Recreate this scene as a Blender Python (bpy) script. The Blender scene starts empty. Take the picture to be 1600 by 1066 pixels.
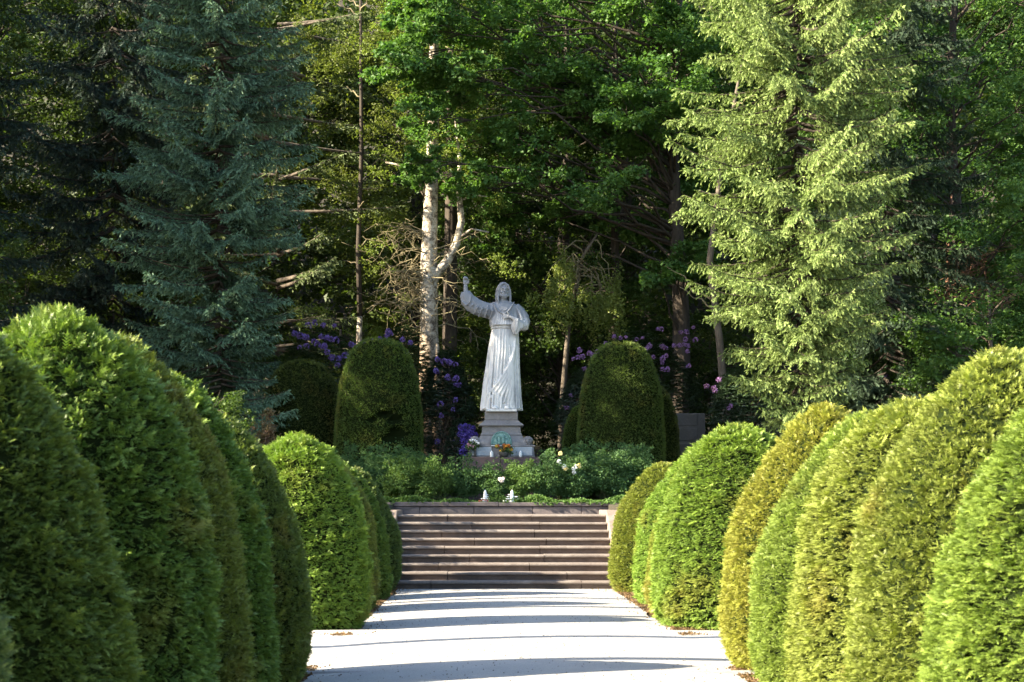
import bpy, math, random
import numpy as np
from mathutils import Vector, Matrix

sc = bpy.context.scene
C = sc.collection
R_ = math.radians

# ------------------------------------------------------------------ camera, sky, sun, exposure
FPX = 2210.0                       # focal length in pixels of the 1600 px wide photograph
cam_d = bpy.data.cameras.new("camera"); cam = bpy.data.objects.new("camera", cam_d); C.objects.link(cam)
cam.location = (0, 0, 1.6); cam.rotation_euler = (R_(90), 0, 0)
cam_d.sensor_width = 36; cam_d.lens = FPX / 1600 * 36
cam_d.shift_x = 0.025; cam_d.shift_y = 0.1575
cam_d.clip_start = 0.1; cam_d.clip_end = 600
cam_d.dof.use_dof = True; cam_d.dof.focus_distance = 30; cam_d.dof.aperture_fstop = 6.3
sc.camera = cam

SUN_EL, SUN_AZ = 28.0, 14.0        # azimuth: degrees behind the -X axis, towards the camera's back
sd = Vector((-math.cos(R_(SUN_AZ)) * math.cos(R_(SUN_EL)), -math.sin(R_(SUN_AZ)) * math.cos(R_(SUN_EL)), math.sin(R_(SUN_EL))))
w = bpy.data.worlds.new("World"); sc.world = w; w.use_nodes = True
nt = w.node_tree
bg = nt.nodes["Background"]
sky = nt.nodes.new("ShaderNodeTexSky"); sky.sky_type = 'NISHITA'; sky.sun_disc = False
sky.sun_elevation = R_(SUN_EL); sky.sun_rotation = math.atan2(sd.x, sd.y) % (2 * math.pi)
nt.links.new(sky.outputs[0], bg.inputs[0]); bg.inputs[1].default_value = 0.082
sl = bpy.data.lights.new("sun", 'SUN'); sl.energy = 5.0; sl.angle = R_(0.5); sl.color = (1.0, 0.885, 0.67)
so = bpy.data.objects.new("sun", sl); C.objects.link(so); so.rotation_euler = sd.to_track_quat('Z', 'Y').to_euler()
sc.view_settings.view_transform = 'Standard'; sc.view_settings.look = 'None'
sc.view_settings.exposure = 2.42; sc.view_settings.gamma = 1.0; sc.view_settings.use_curve_mapping = False
sc.cycles.use_denoising = True
sc.cycles.max_bounces = 5; sc.cycles.diffuse_bounces = 3; sc.cycles.glossy_bounces = 1
sc.cycles.transmission_bounces = 3; sc.cycles.use_adaptive_sampling = True; sc.cycles.adaptive_threshold = 0.02

# ------------------------------------------------------------------ object helpers
def link(o, parent=None):
    C.objects.link(o)
    if parent is not None: o.parent = parent
    return o
def tag(o, label=None, cat=None, group=None, kind=None):
    if label: o["label"] = label
    if cat: o["category"] = cat
    if group: o["group"] = group
    if kind: o["kind"] = kind
    return o
def empty(name, loc=(0, 0, 0), rz=0.0, sc_=1.0):
    o = bpy.data.objects.new(name, None); C.objects.link(o)
    o.location = loc; o.rotation_euler = (0, 0, rz); o.empty_display_size = 0.2
    o.scale = (sc_,) * 3 if isinstance(sc_, (int, float)) else sc_
    return o
def copy_tree(root, loc, rz=0.0, s=None, color=None):
    r = root.copy(); C.objects.link(r); r.location = loc; r.rotation_euler = (0, 0, rz)
    for k in ("label", "category", "group"):
        if k in r: del r[k]
    if s is not None: r.scale = (s,) * 3 if isinstance(s, (int, float)) else s
    def rec(src, dst):
        for ch in list(src.children):
            c = ch.copy(); C.objects.link(c); c.parent = dst
            rec(ch, c)
    rec(root, r)
    if color:
        for ch in r.children:
            if ch.name.startswith(("foliage", "crown")): ch.color = color
    return r

def mesh_np(name, V, F, mats, tint=None, midx=None, smooth=False):
    """V (n,3), F (m,3) or (m,4)"""
    V = np.asarray(V, np.float32); F = np.asarray(F, np.int32)
    me = bpy.data.meshes.new(name); k = F.shape[1]; n = len(F)
    me.vertices.add(len(V)); me.vertices.foreach_set("co", V.ravel())
    me.loops.add(n * k); me.loops.foreach_set("vertex_index", F.ravel())
    me.polygons.add(n); me.polygons.foreach_set("loop_start", np.arange(0, n * k, k, dtype=np.int32))
    if midx is not None: me.polygons.foreach_set("material_index", np.asarray(midx, np.int32))
    me.update(calc_edges=True)
    me.polygons.foreach_set("use_smooth", np.full(n, smooth))
    if tint is not None:
        a = me.attributes.new("tint", 'FLOAT', 'POINT'); a.data.foreach_set("value", np.asarray(tint, np.float32))
    for m in (mats if isinstance(mats, (list, tuple)) else [mats]): me.materials.append(m)
    return me
def obj(name, me, parent=None, loc=None, rz=0.0):
    o = bpy.data.objects.new(name, me); link(o, parent)
    if loc is not None: o.location = loc
    if rz: o.rotation_euler = (0, 0, rz)
    return o

class Geo:
    """collects polygons into one mesh"""
    def __init__(s): s.v = []; s.f = []; s.sm = []
    def add(s, V, F, smooth=False):
        b = len(s.v); s.v += [tuple(map(float, p)) for p in V]; s.f += [tuple(int(i) + b for i in f) for f in F]
        s.sm += [smooth] * len(F); return s
    def box(s, x0, x1, y0, y1, z0, z1):
        V = [(x, y, z) for z in (z0, z1) for y in (y0, y1) for x in (x0, x1)]
        return s.add(V, [(0, 2, 3, 1), (4, 5, 7, 6), (0, 1, 5, 4), (2, 6, 7, 3), (0, 4, 6, 2), (1, 3, 7, 5)])
    def prism_x(s, prof, x0, x1, smooth=False):
        n = len(prof); V = [(x0, y, z) for y, z in prof] + [(x1, y, z) for y, z in prof]
        F = [(i, (i + 1) % n, (i + 1) % n + n, i + n) for i in range(n)]
        s.add(V, F, smooth); b = len(s.v) - 2 * n
        s.f += [tuple(b + i for i in range(n))[::-1], tuple(b + n + i for i in range(n))]; s.sm += [False, False]; return s
    def loft(s, rings, cap=True, smooth=True):
        n = len(rings[0]); V = [p for r in rings for p in r]; F = []
        for j in range(len(rings) - 1):
            for i in range(n):
                k = (i + 1) % n
                F.append((j * n + i, j * n + k, (j + 1) * n + k, (j + 1) * n + i))
        b = len(s.v); s.add(V, F, smooth)
        if cap:
            s.f += [tuple(b + i for i in range(n))[::-1], tuple(b + (len(rings) - 1) * n + i for i in range(n))]; s.sm += [False, False]
        return s
    def lathe(s, prof, cx=0, cy=0, n=16):
        return s.loft([[(cx + r * math.cos(2 * math.pi * i / n), cy + r * math.sin(2 * math.pi * i / n), z) for i in range(n)] for r, z in prof])
    def sqlathe(s, prof, cx, cy):
        """square-plan mouldings; prof (half-x, half-y, z)"""
        return s.loft([[(cx - a, cy - b, z), (cx + a, cy - b, z), (cx + a, cy + b, z), (cx - a, cy + b, z)] for a, b, z in prof], smooth=False)
    def tube(s, P, rad, n=8, smooth=True):
        V, F = tube_np(P, rad, n); b = len(s.v)
        s.add(V, F, smooth)
        m = len(P)
        s.f += [tuple(b + i for i in range(n))[::-1], tuple(b + (m - 1) * n + i for i in range(n))]; s.sm += [False, False]
        return s
    def ell(s, c, r, nu=14, nv=9, rot=None):
        rot = rot or Matrix.Identity(3); c = Vector(c); rings = []
        for j in range(1, nv):
            ph = math.pi * j / nv - math.pi / 2
            rings.append([tuple(c + rot @ Vector((r[0] * math.cos(ph) * math.cos(2 * math.pi * i / nu), r[1] * math.cos(ph) * math.sin(2 * math.pi * i / nu), r[2] * math.sin(ph)))) for i in range(nu)])
        return s.loft(rings)
    def build(s, name, mat, parent=None, bevel=0.0, seg=2):
        me = bpy.data.meshes.new(name); me.from_pydata(s.v, [], s.f); me.update()
        me.polygons.foreach_set("use_smooth", s.sm)
        me.materials.append(mat)
        o = bpy.data.objects.new(name, me); link(o, parent)
        if bevel:
            b = o.modifiers.new("bevel", 'BEVEL'); b.width = bevel; b.segments = seg; b.limit_method = 'ANGLE'; b.angle_limit = R_(30)
        return o

def tube_np(P, rad, n=8):
    P = np.asarray(P, float); m = len(P)
    rad = np.asarray(rad, float) * np.ones(m) if np.ndim(rad) == 0 else np.asarray(rad, float)
    T = np.gradient(P, axis=0); T /= np.linalg.norm(T, axis=1)[:, None] + 1e-9
    up = np.array([0.0, 0, 1]) if abs(T[0, 2]) < .9 else np.array([1.0, 0, 0])
    V = np.zeros((m, n, 3)); a = np.arange(n) * 2 * math.pi / n
    for j in range(m):
        sd_ = np.cross(T[j], up); sd_ /= np.linalg.norm(sd_) + 1e-9
        up = np.cross(sd_, T[j])
        V[j] = P[j] + rad[j] * (np.cos(a)[:, None] * sd_ + np.sin(a)[:, None] * up)
    F = [(j * n + i, j * n + (i + 1) % n, (j + 1) * n + (i + 1) % n, (j + 1) * n + i) for j in range(m - 1) for i in range(n)]
    return V.reshape(-1, 3), F

def nrm(v): return v / (np.linalg.norm(v, axis=-1, keepdims=True) + 1e-9)
_nc = {}
def noise(P, f, seed=0):
    if seed not in _nc:
        g = np.random.default_rng(1000 + seed); _nc[seed] = (nrm(g.normal(size=(9, 3))) * g.uniform(.7, 1.5, (9, 1)), g.uniform(0, 6.28, 9))
    D, ph = _nc[seed]
    return np.sin(P @ D.T * f + ph).sum(1) / 4.2
def frames(d, up, s):
    """instance matrices with local y along d and local z near up"""
    d = nrm(d); side = nrm(np.cross(d, up)); n = np.cross(side, d)
    return np.stack([side, d, n], -1) * np.asarray(s).reshape(-1, 1, 1)
def scatter(tv, tf, M, T, tt, ti):
    """template verts/faces over N frames; tt = template tint, ti = instance tint"""
    V = np.einsum('nij,kj->nki', M, tv) + T[:, None, :]
    F = tf[None] + (np.arange(len(T)) * len(tv))[:, None, None]
    t = np.clip(tt[None] + ti[:, None], 0, 1)
    return V.reshape(-1, 3), F.reshape(-1, 3), t.ravel()

# ------------------------------------------------------------------ materials
def new_mat(name):
    m = bpy.data.materials.new(name); m.use_nodes = True
    return m, m.node_tree, m.node_tree.nodes["Principled BSDF"]
def nd(nt, t, **kw):
    n = nt.nodes.new(t)
    for k, v in kw.items():
        if hasattr(n, k): setattr(n, k, v)
        else: n.inputs[k].default_value = v
    return n
def mixc(nt, fac, a, b, blend='MIX'):
    n = nt.nodes.new("ShaderNodeMix"); n.data_type = 'RGBA'; n.blend_type = blend
    for i, v in ((0, fac), (6, a), (7, b)):
        if isinstance(v, bpy.types.NodeSocket): nt.links.new(v, n.inputs[i])
        else: n.inputs[i].default_value = v if i == 0 else (*v, 1) if len(v) == 3 else v
    return n.outputs[2]
def ramp(nt, src, stops):
    r = nt.nodes.new("ShaderNodeValToRGB"); nt.links.new(src, r.inputs[0])
    while len(r.color_ramp.elements) < len(stops): r.color_ramp.elements.new(0.5)
    for e, (p, c) in zip(r.color_ramp.elements, stops): e.position = p; e.color = (*c, 1) if len(c) == 3 else c
    return r.outputs[0]
def noise_tex(nt, scale, detail=4, rough=.6, coord='Object', stretch=None, dist=0):
    tc = nt.nodes.new("ShaderNodeTexCoord"); src = tc.outputs[coord]
    if stretch:
        mp = nt.nodes.new("ShaderNodeMapping"); mp.inputs['Scale'].default_value = stretch; nt.links.new(src, mp.inputs[0]); src = mp.outputs[0]
    n = nt.nodes.new("ShaderNodeTexNoise"); n.inputs['Scale'].default_value = scale; n.inputs['Detail'].default_value = detail
    n.inputs['Roughness'].default_value = rough; n.inputs['Distortion'].default_value = dist
    nt.links.new(src, n.inputs['Vector']); return n.outputs['Fac']
def bump(nt, bsdf, h, strength=.5, dist=.02):
    b = nt.nodes.new("ShaderNodeBump"); b.inputs['Strength'].default_value = strength; b.inputs['Distance'].default_value = dist
    nt.links.new(h, b.inputs['Height']); nt.links.new(b.outputs[0], bsdf.inputs['Normal'])

def leaf_mat(name, tip, transl=.3, rough=.5, spec=.3, patch=None, patch_scale=1.2, dark=.55, fixed=None, transl_mul=1.3):
    """base colour = object colour (or fixed); tips of new growth blend to `tip`; patches are dry or yellow spots"""
    m, nt, b = new_mat(name); L = nt.links
    oi = nt.nodes.new("ShaderNodeObjectInfo")
    base = oi.outputs['Color']
    if fixed:
        c = nt.nodes.new("ShaderNodeRGB"); c.outputs[0].default_value = (*fixed, 1); base = c.outputs[0]
    at = nt.nodes.new("ShaderNodeAttribute"); at.attribute_name = "tint"
    lo = mixc(nt, 1.0, base, (dark,) * 3, 'MULTIPLY')
    hi = mixc(nt, .5, base, tip)
    col = mixc(nt, at.outputs['Fac'], lo, hi)
    if patch:
        pf = ramp(nt, noise_tex(nt, patch_scale, 3, .6), [(.55, (0, 0, 0)), (.75, (1, 1, 1))])
        col = mixc(nt, mixc(nt, 1.0, pf, (.55,) * 3, 'MULTIPLY'), col, patch)
    L.new(col, b.inputs['Base Color']); b.inputs['Roughness'].default_value = rough
    b.inputs['Specular IOR Level'].default_value = spec
    tr = nt.nodes.new("ShaderNodeBsdfTranslucent")
    tc = mixc(nt, 1.0, col, (transl_mul * 1.1, transl_mul * 1.2, transl_mul * .5), 'MULTIPLY'); L.new(tc, tr.inputs[0])
    mx = nt.nodes.new("ShaderNodeMixShader"); mx.inputs[0].default_value = transl
    L.new(b.outputs[0], mx.inputs[1]); L.new(tr.outputs[0], mx.inputs[2])
    L.new(mx.outputs[0], nt.nodes["Material Output"].inputs[0])
    return m
def simple_mat(name, col, rough=.8, col2=None, scale=6, detail=4, bmp=0, bscale=40, stretch=None, spec=.3, metal=0):
    m, nt, b = new_mat(name)
    if col2:
        c = mixc(nt, ramp(nt, noise_tex(nt, scale, detail, .65, stretch=stretch), [(.35, (0, 0, 0)), (.65, (1, 1, 1))]), col, col2)
        nt.links.new(c, b.inputs['Base Color'])
    else: b.inputs['Base Color'].default_value = (*col, 1)
    b.inputs['Roughness'].default_value = rough; b.inputs['Specular IOR Level'].default_value = spec; b.inputs['Metallic'].default_value = metal
    if bmp: bump(nt, b, noise_tex(nt, bscale, 5, .7), bmp, .02)
    return m

M_yew = leaf_mat("yew_needles", (.30, .36, .06), transl=.14, rough=.45, spec=.35, patch=(.30, .20, .05), patch_scale=1.4)
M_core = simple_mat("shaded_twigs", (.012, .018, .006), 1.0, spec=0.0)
M_spruce = leaf_mat("spruce_needles", (.42, .52, .20), transl=.12, rough=.55, spec=.2, dark=.27)
M_bluespruce = leaf_mat("blue_spruce_needles", (.30, .44, .29), transl=.08, rough=.55, spec=.2, dark=.25)
M_darkspruce = leaf_mat("dark_spruce_needles", (.09, .13, .085), transl=.08, rough=.6, spec=.15, dark=.35)
M_leaf = leaf_mat("broad_leaves", (.16, .24, .05), transl=.35, rough=.5, spec=.25, dark=.7)
M_rhodo = leaf_mat("rhododendron_leaves", (.05, .09, .03), transl=.12, rough=.35, spec=.5)
M_rose = leaf_mat("rose_leaves", (.14, .22, .07), transl=.3, rough=.6, spec=.15, dark=.6)
M_bark = simple_mat("bark", (.075, .058, .042), .9, (.16, .13, .10), 9, 6, .8, 30, stretch=(1, 1, .25))
M_darkbark = simple_mat("spruce_bark", (.035, .028, .022), .9, (.075, .058, .045), 9, 6, .8, 30, stretch=(1, 1, .25))
M_barkgrey = simple_mat("grey_bark", (.14, .125, .11), .9, (.24, .22, .19), 7, 6, .7, 30, stretch=(1, 1, .3))
M_twig = simple_mat("bare_twigs", (.16, .13, .08), .85, (.26, .22, .12), 5)
M_purple = leaf_mat("purple_petals", (.36, .24, .62), transl=.25, rough=.6, dark=.6, fixed=(.20, .11, .42), transl_mul=1.0)
M_mauve = leaf_mat("mauve_petals", (.48, .30, .58), transl=.25, rough=.6, dark=.6, fixed=(.33, .16, .42), transl_mul=1.0)
M_violet = leaf_mat("violet_petals", (.22, .16, .60), transl=.2, rough=.6, dark=.6, fixed=(.12, .07, .42), transl_mul=1.0)

# birch bark: pale with dark plates, darker and browner low down
m, nt, b = new_mat("birch_bark")
n1 = noise_tex(nt, 7, 6, .7, stretch=(1, 1, .8), dist=.8); n2 = noise_tex(nt, 14, 5, .7, stretch=(.5, .5, 3))
c = ramp(nt, n1, [(.40, (.10, .075, .055)), (.50, (.45, .38, .29)), (.62, (.62, .56, .47))])
c = mixc(nt, ramp(nt, n2, [(.52, (0, 0, 0)), (.66, (1, 1, 1))]), c, (.10, .08, .06))
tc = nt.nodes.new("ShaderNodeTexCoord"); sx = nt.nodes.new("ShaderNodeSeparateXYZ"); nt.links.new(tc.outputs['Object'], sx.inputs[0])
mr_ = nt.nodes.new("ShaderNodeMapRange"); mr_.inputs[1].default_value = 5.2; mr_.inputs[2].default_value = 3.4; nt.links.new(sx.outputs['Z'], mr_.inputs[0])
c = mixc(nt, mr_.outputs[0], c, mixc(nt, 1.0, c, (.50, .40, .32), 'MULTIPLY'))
nt.links.new(c, b.inputs['Base Color']); b.inputs['Roughness'].default_value = .8; bump(nt, b, n1, .7, .03)
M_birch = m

# marble: white low down, grey-blue towards the shoulders; weather stains and dark streaks throughout
m, nt, b = new_mat("weathered_marble")
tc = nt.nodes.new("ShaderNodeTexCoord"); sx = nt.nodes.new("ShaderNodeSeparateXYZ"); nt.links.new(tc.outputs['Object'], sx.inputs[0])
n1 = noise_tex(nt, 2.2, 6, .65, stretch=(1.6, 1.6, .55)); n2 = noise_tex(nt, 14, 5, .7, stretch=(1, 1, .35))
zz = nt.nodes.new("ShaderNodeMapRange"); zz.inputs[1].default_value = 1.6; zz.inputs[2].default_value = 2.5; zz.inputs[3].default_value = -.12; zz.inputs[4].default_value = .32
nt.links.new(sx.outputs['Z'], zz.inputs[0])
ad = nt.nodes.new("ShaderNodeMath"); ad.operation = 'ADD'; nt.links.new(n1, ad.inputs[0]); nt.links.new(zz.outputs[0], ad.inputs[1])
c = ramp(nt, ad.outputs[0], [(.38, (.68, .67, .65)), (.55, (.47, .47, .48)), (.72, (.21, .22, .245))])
c = mixc(nt, ramp(nt, n2, [(.50, (0, 0, 0)), (.75, (.55, .55, .55))]), c, (.30, .29, .28))
nt.links.new(c, b.inputs['Base Color']); b.inputs['Roughness'].default_value = .6; bump(nt, b, n2, .25, .01)
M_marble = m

def stone_mat(name, a, b_, c_, scale=3.0, stain=(.08, .07, .065), top=None):
    m, nt, b = new_mat(name)
    n1 = noise_tex(nt, scale, 6, .65); n2 = noise_tex(nt, scale * 9, 5, .75); n3 = noise_tex(nt, scale * .8, 5, .7, stretch=(1, 1, 1.6), dist=.6)
    c = ramp(nt, n1, [(.3, a), (.5, b_), (.7, c_)])
    c = mixc(nt, ramp(nt, n3, [(.5, (0, 0, 0)), (.68, (.8, .8, .8))]), c, stain)
    c = mixc(nt, mixc(nt, 1.0, n2, (.6,) * 3, 'MULTIPLY'), c, tuple(x * .45 for x in b_))
    nt.links.new(c, b.inputs['Base Color']); b.inputs['Roughness'].default_value = .85; bump(nt, b, n2, .5, .015)
    return m
M_sand = stone_mat("red_sandstone", (.185, .13, .105), (.13, .095, .078), (.235, .17, .135), 1.7, (.085, .07, .065))
M_nosing = stone_mat("worn_sandstone", (.28, .235, .205), (.20, .165, .145), (.35, .30, .265), 2.2, (.16, .12, .105))
M_ped = stone_mat("pale_limestone", (.33, .30, .285), (.24, .225, .225), (.42, .385, .37), 2.5, (.12, .115, .12))
M_plinth = stone_mat("dark_red_stone", (.16, .10, .09), (.12, .08, .075), (.22, .15, .13), 2.5, (.06, .05, .05))
M_wall = stone_mat("dark_coping_stone", (.17, .14, .135), (.13, .11, .11), (.24, .19, .18), 2.0, (.05, .045, .045))
M_cheek = stone_mat("pink_limestone", (.29, .23, .19), (.22, .17, .14), (.36, .29, .25), 3.0, (.2, .15, .13))
M_panel = stone_mat("pale_blue_panel", (.42, .46, .50), (.36, .40, .45), (.52, .55, .58), 3.0, (.24, .27, .30))
M_bronze = simple_mat("verdigris_bronze", (.10, .22, .20), .6, (.24, .38, .34), 18, 5, .5, 30)
M_white = simple_mat("white_ceramic", (.75, .76, .76), .4)
M_con = stone_mat("grey_concrete", (.11, .105, .095), (.085, .08, .072), (.14, .13, .12), 2.0, (.14, .13, .12))

# ground
m, nt, b = new_mat("lawn_and_soil")
n1 = noise_tex(nt, .35, 6, .7); n2 = noise_tex(nt, 9, 6, .75)
c = ramp(nt, n1, [(.35, (.035, .045, .018)), (.5, (.045, .036, .024)), (.65, (.05, .065, .02))])
c = mixc(nt, n2, c, (.03, .022, .014)); nt.links.new(c, b.inputs['Base Color']); b.inputs['Roughness'].default_value = .95
bump(nt, b, n2, .8, .05); M_ground = m
m, nt, b = new_mat("pale_gravel")
n1 = noise_tex(nt, .8, 5, .6); n2 = noise_tex(nt, 60, 4, .8); n3 = noise_tex(nt, 3.0, 5, .75, dist=.5)
c = ramp(nt, n1, [(.35, (.36, .345, .325)), (.65, (.45, .43, .405))])
c = mixc(nt, ramp(nt, n2, [(.42, (0, 0, 0)), (.70, (.7, .7, .7))]), c, (.24, .23, .22))
c = mixc(nt, ramp(nt, n3, [(.62, (0, 0, 0)), (.74, (.5, .5, .5))]), c, (.26, .21, .15))
nt.links.new(c, b.inputs['Base Color']); b.inputs['Roughness'].default_value = .9; bump(nt, b, n2, .6, .01); M_path = m
M_litter = leaf_mat("dry_leaf_litter", (.30, .20, .10), transl=.1, fixed=(.20, .12, .06), rough=.8)
M_woods = leaf_mat("woodland_leaves", (.14, .20, .04), transl=.35, dark=.7, fixed=(.022, .04, .010))

# ------------------------------------------------------------------ the ground
SX0, SX1 = -1.80, 2.42            # stair flight between its side walls
def ground_z(x, y):
    inside = SX0 - .2 < x < SX1 + .2
    if inside: z = 0.0 if y < 30.55 else 1.56
    else:
        t = min(max((y - 26.3) / 4.0, 0), 1); z = 1.56 * t * t * (3 - 2 * t)
    if y > 31: z += min((y - 31) * .055, .9) if y < 60 else .9
    if y > 50: z += ((y - 50) / 60) ** 1.6 * 34 if y < 130 else ((80) / 60) ** 1.6 * 34
    return z + .03 * math.sin(x * 1.3 + y * .7) * (1 if y > 33 else .3 if not inside else 0) - .004
xs = sorted(set(list(np.round(np.arange(-12, 14.1, .6), 2)) + [-260, -160, -100, -60, -40, -28, -20, -15, 17, 22, 30, 42, 60, 100, 160, 260, SX0 - .21, SX0 - .19, SX1 + .19, SX1 + .21]))
ys = sorted(set(list(np.round(np.arange(-6, 60, .7), 2)) + [-120, -60, -30, -15, 30.5, 30.6, 62, 66, 72, 80, 90, 100, 110, 120, 130, 150, 200, 300]))
V = [(x, y, ground_z(x, y)) for y in ys for x in xs]; nx = len(xs)
F = [(j * nx + i, j * nx + i + 1, (j + 1) * nx + i + 1, (j + 1) * nx + i) for j in range(len(ys) - 1) for i in range(nx - 1)]
g = obj("ground", mesh_np("ground", V, F, M_ground, smooth=True)); tag(g, kind="structure")

# gravel path: a strip between the yew rows with a cross path, wavering edges, laid above the soil
def edge(y, k): return .07 * math.sin(y * 1.1 + k) + .05 * math.sin(y * 2.9 + 2 * k)
pv, pf = [], []
yy = list(np.arange(-8, 30.4, .2))
for y in yy:
    cr = (13.1 < y < 17.1)
    wl = -1.66 + edge(y, 0); wr = 2.36 + edge(y, 2)
    if cr: wl, wr = -30.0, 32.0
    if y > 25.9: wl, wr = SX0 - .1, SX1 + .1
    xr_ = [wl + (-1.7 - wl) * k / 4 if k < 4 else -1.7 + 4.1 * (k - 4) / 8 if k < 12 else 2.4 + (wr - 2.4) * (k - 12) / 4 for k in range(17)] if cr else [wl + (wr - wl) * k / 16 for k in range(17)]
    for x in xr_:
        pv.append((x, y, .006 + max(0, .065 * (1 - ((x - .35) / 2.2) ** 2)) * (1 if y < 25 else max(0, 25.9 - y) / .9)))
for j in range(len(yy) - 1):
    for i in range(16): pf.append((j * 17 + i, j * 17 + i + 1, (j + 1) * 17 + i + 1, (j + 1) * 17 + i))
p = obj("path", mesh_np("path", pv, pf, M_path, smooth=True)); tag(p, kind="structure")

# ------------------------------------------------------------------ staircase
ST_Y, RISE, TREAD, NST = 26.0, .15, .335, 9
st = empty("stone_staircase", (0, ST_Y, 0))
tag(st, "wide flight of nine worn reddish sandstone steps rising from the gravel path", "staircase")
rng = random.Random(5)
for k in range(NST):
    gs = Geo(); gn = Geo(); y0 = k * TREAD; z0 = k * RISE; z1 = z0 + RISE
    cuts = [SX0] + ([-.35 + rng.uniform(-.15, .15), 1.25 + rng.uniform(-.2, .2)] if k % 2 else [-.75 + rng.uniform(-.15, .15), .9 + rng.uniform(-.15, .15)]) + [SX1]
    if k == 0: cuts = [SX0, -1.02, 1.75, SX1]
    if k == 1: cuts = [SX0, -.72, 1.5, SX1]
    back = y0 + TREAD + .10 if k < NST - 1 else 4.45
    for a, b2 in zip(cuts[:-1], cuts[1:]):
        dz = rng.uniform(-.005, .005); dy = rng.uniform(-.008, .008)
        gs.prism_x([(y0 + .045 + dy, z0 - .01), (back, z0 - .01), (back, z1 - .062), (y0 + .03 + dy, z1 - .062)], a + .005, b2 - .005)
        prof = [(back, z1 - .0595), (y0 + .004 + dy, z1 - .0595), (y0 - .012 + dy, z1 - .045), (y0 - .016 + dy, z1 - .028), (y0 - .008 + dy, z1 - .008 + dz), (y0 + .012 + dy, z1 + dz), (back, z1 + dz)]
        gn.prism_x(prof[::-1], a + .004, b2 - .004)
    s_ = gs.build("step", M_sand, st, .004, 1); gn.build("nosing", M_nosing, s_, .003, 1)
for sx, lab in ((SX0 - .245, 0), (SX1 + .005, 1)):
    gc = Geo()
    gc.prism_x([(-.12, -.02), (4.46, -.02), (4.46, 1.44), (2.72, 1.44), (2.66, 1.40), (-.06, .30), (-.12, .24)], sx, sx + .24)
    gc.build("side_wall", M_cheek, st, .02, 2)
# retaining wall above the top landing
rw = empty("retaining_wall", (0, 30.5, 0))
tag(rw, "low dark stone retaining wall above the top step, ivy along its edge", "wall")
gw = Geo(); cx = -2.9
while cx < 3.5:
    wd = rng.uniform(1.0, 1.5); gw.box(cx, min(cx + wd, 3.5) - .008, 0, .3, 0, 1.50 + rng.uniform(-.006, .006)); cx += wd
gw.build("wall_face", M_wall, rw, .01, 1)
gw = Geo(); cx = -2.95
while cx < 3.55:
    wd = rng.uniform(.9, 1.4); gw.box(cx, min(cx + wd, 3.55) - .006, -.03, .36, 1.512, 1.60 + rng.uniform(-.008, .008)); cx += wd
gw.build("coping", M_wall, rw, .015, 2)

# ------------------------------------------------------------------ clipped yews
def prof_r(t, p=3.0, q=.8):
    return (1 - t ** p) ** q * (1 - .16 * np.clip(1 - t / .18, 0, 1) ** 2)
def needles_tmpl(n, L, nl, w_, ang=48, droop=.12, seed=1):
    g_ = np.random.default_rng(seed); V, F, T = [], [], []
    for i in range(n):
        y = L * (i + .3) / n; k = 1 - .35 * abs(i / n - .4)
        for sgn in (-1, 1):
            a = R_(ang + g_.uniform(-9, 9)); l = nl * k * g_.uniform(.85, 1.1)
            b0 = len(V); V += [(0, y - w_ / 2, 0), (0, y + w_ / 2, 0), (sgn * l * math.sin(a), y + l * math.cos(a), -droop * l + g_.uniform(-.1, .25) * l)]
            F.append((b0, b0 + 1, b0 + 2)); T += [.15 * i / n] * 2 + [.15 + .35 * i / n]
    b0 = len(V); V += [(-w_ * .6, L * .9, 0), (w_ * .6, L * .9, 0), (0, L + nl * .8, 0)]; F.append((b0, b0 + 1, b0 + 2)); T += [.4, .4, .7]
    return np.array(V), np.array(F), np.array(T)
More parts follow.
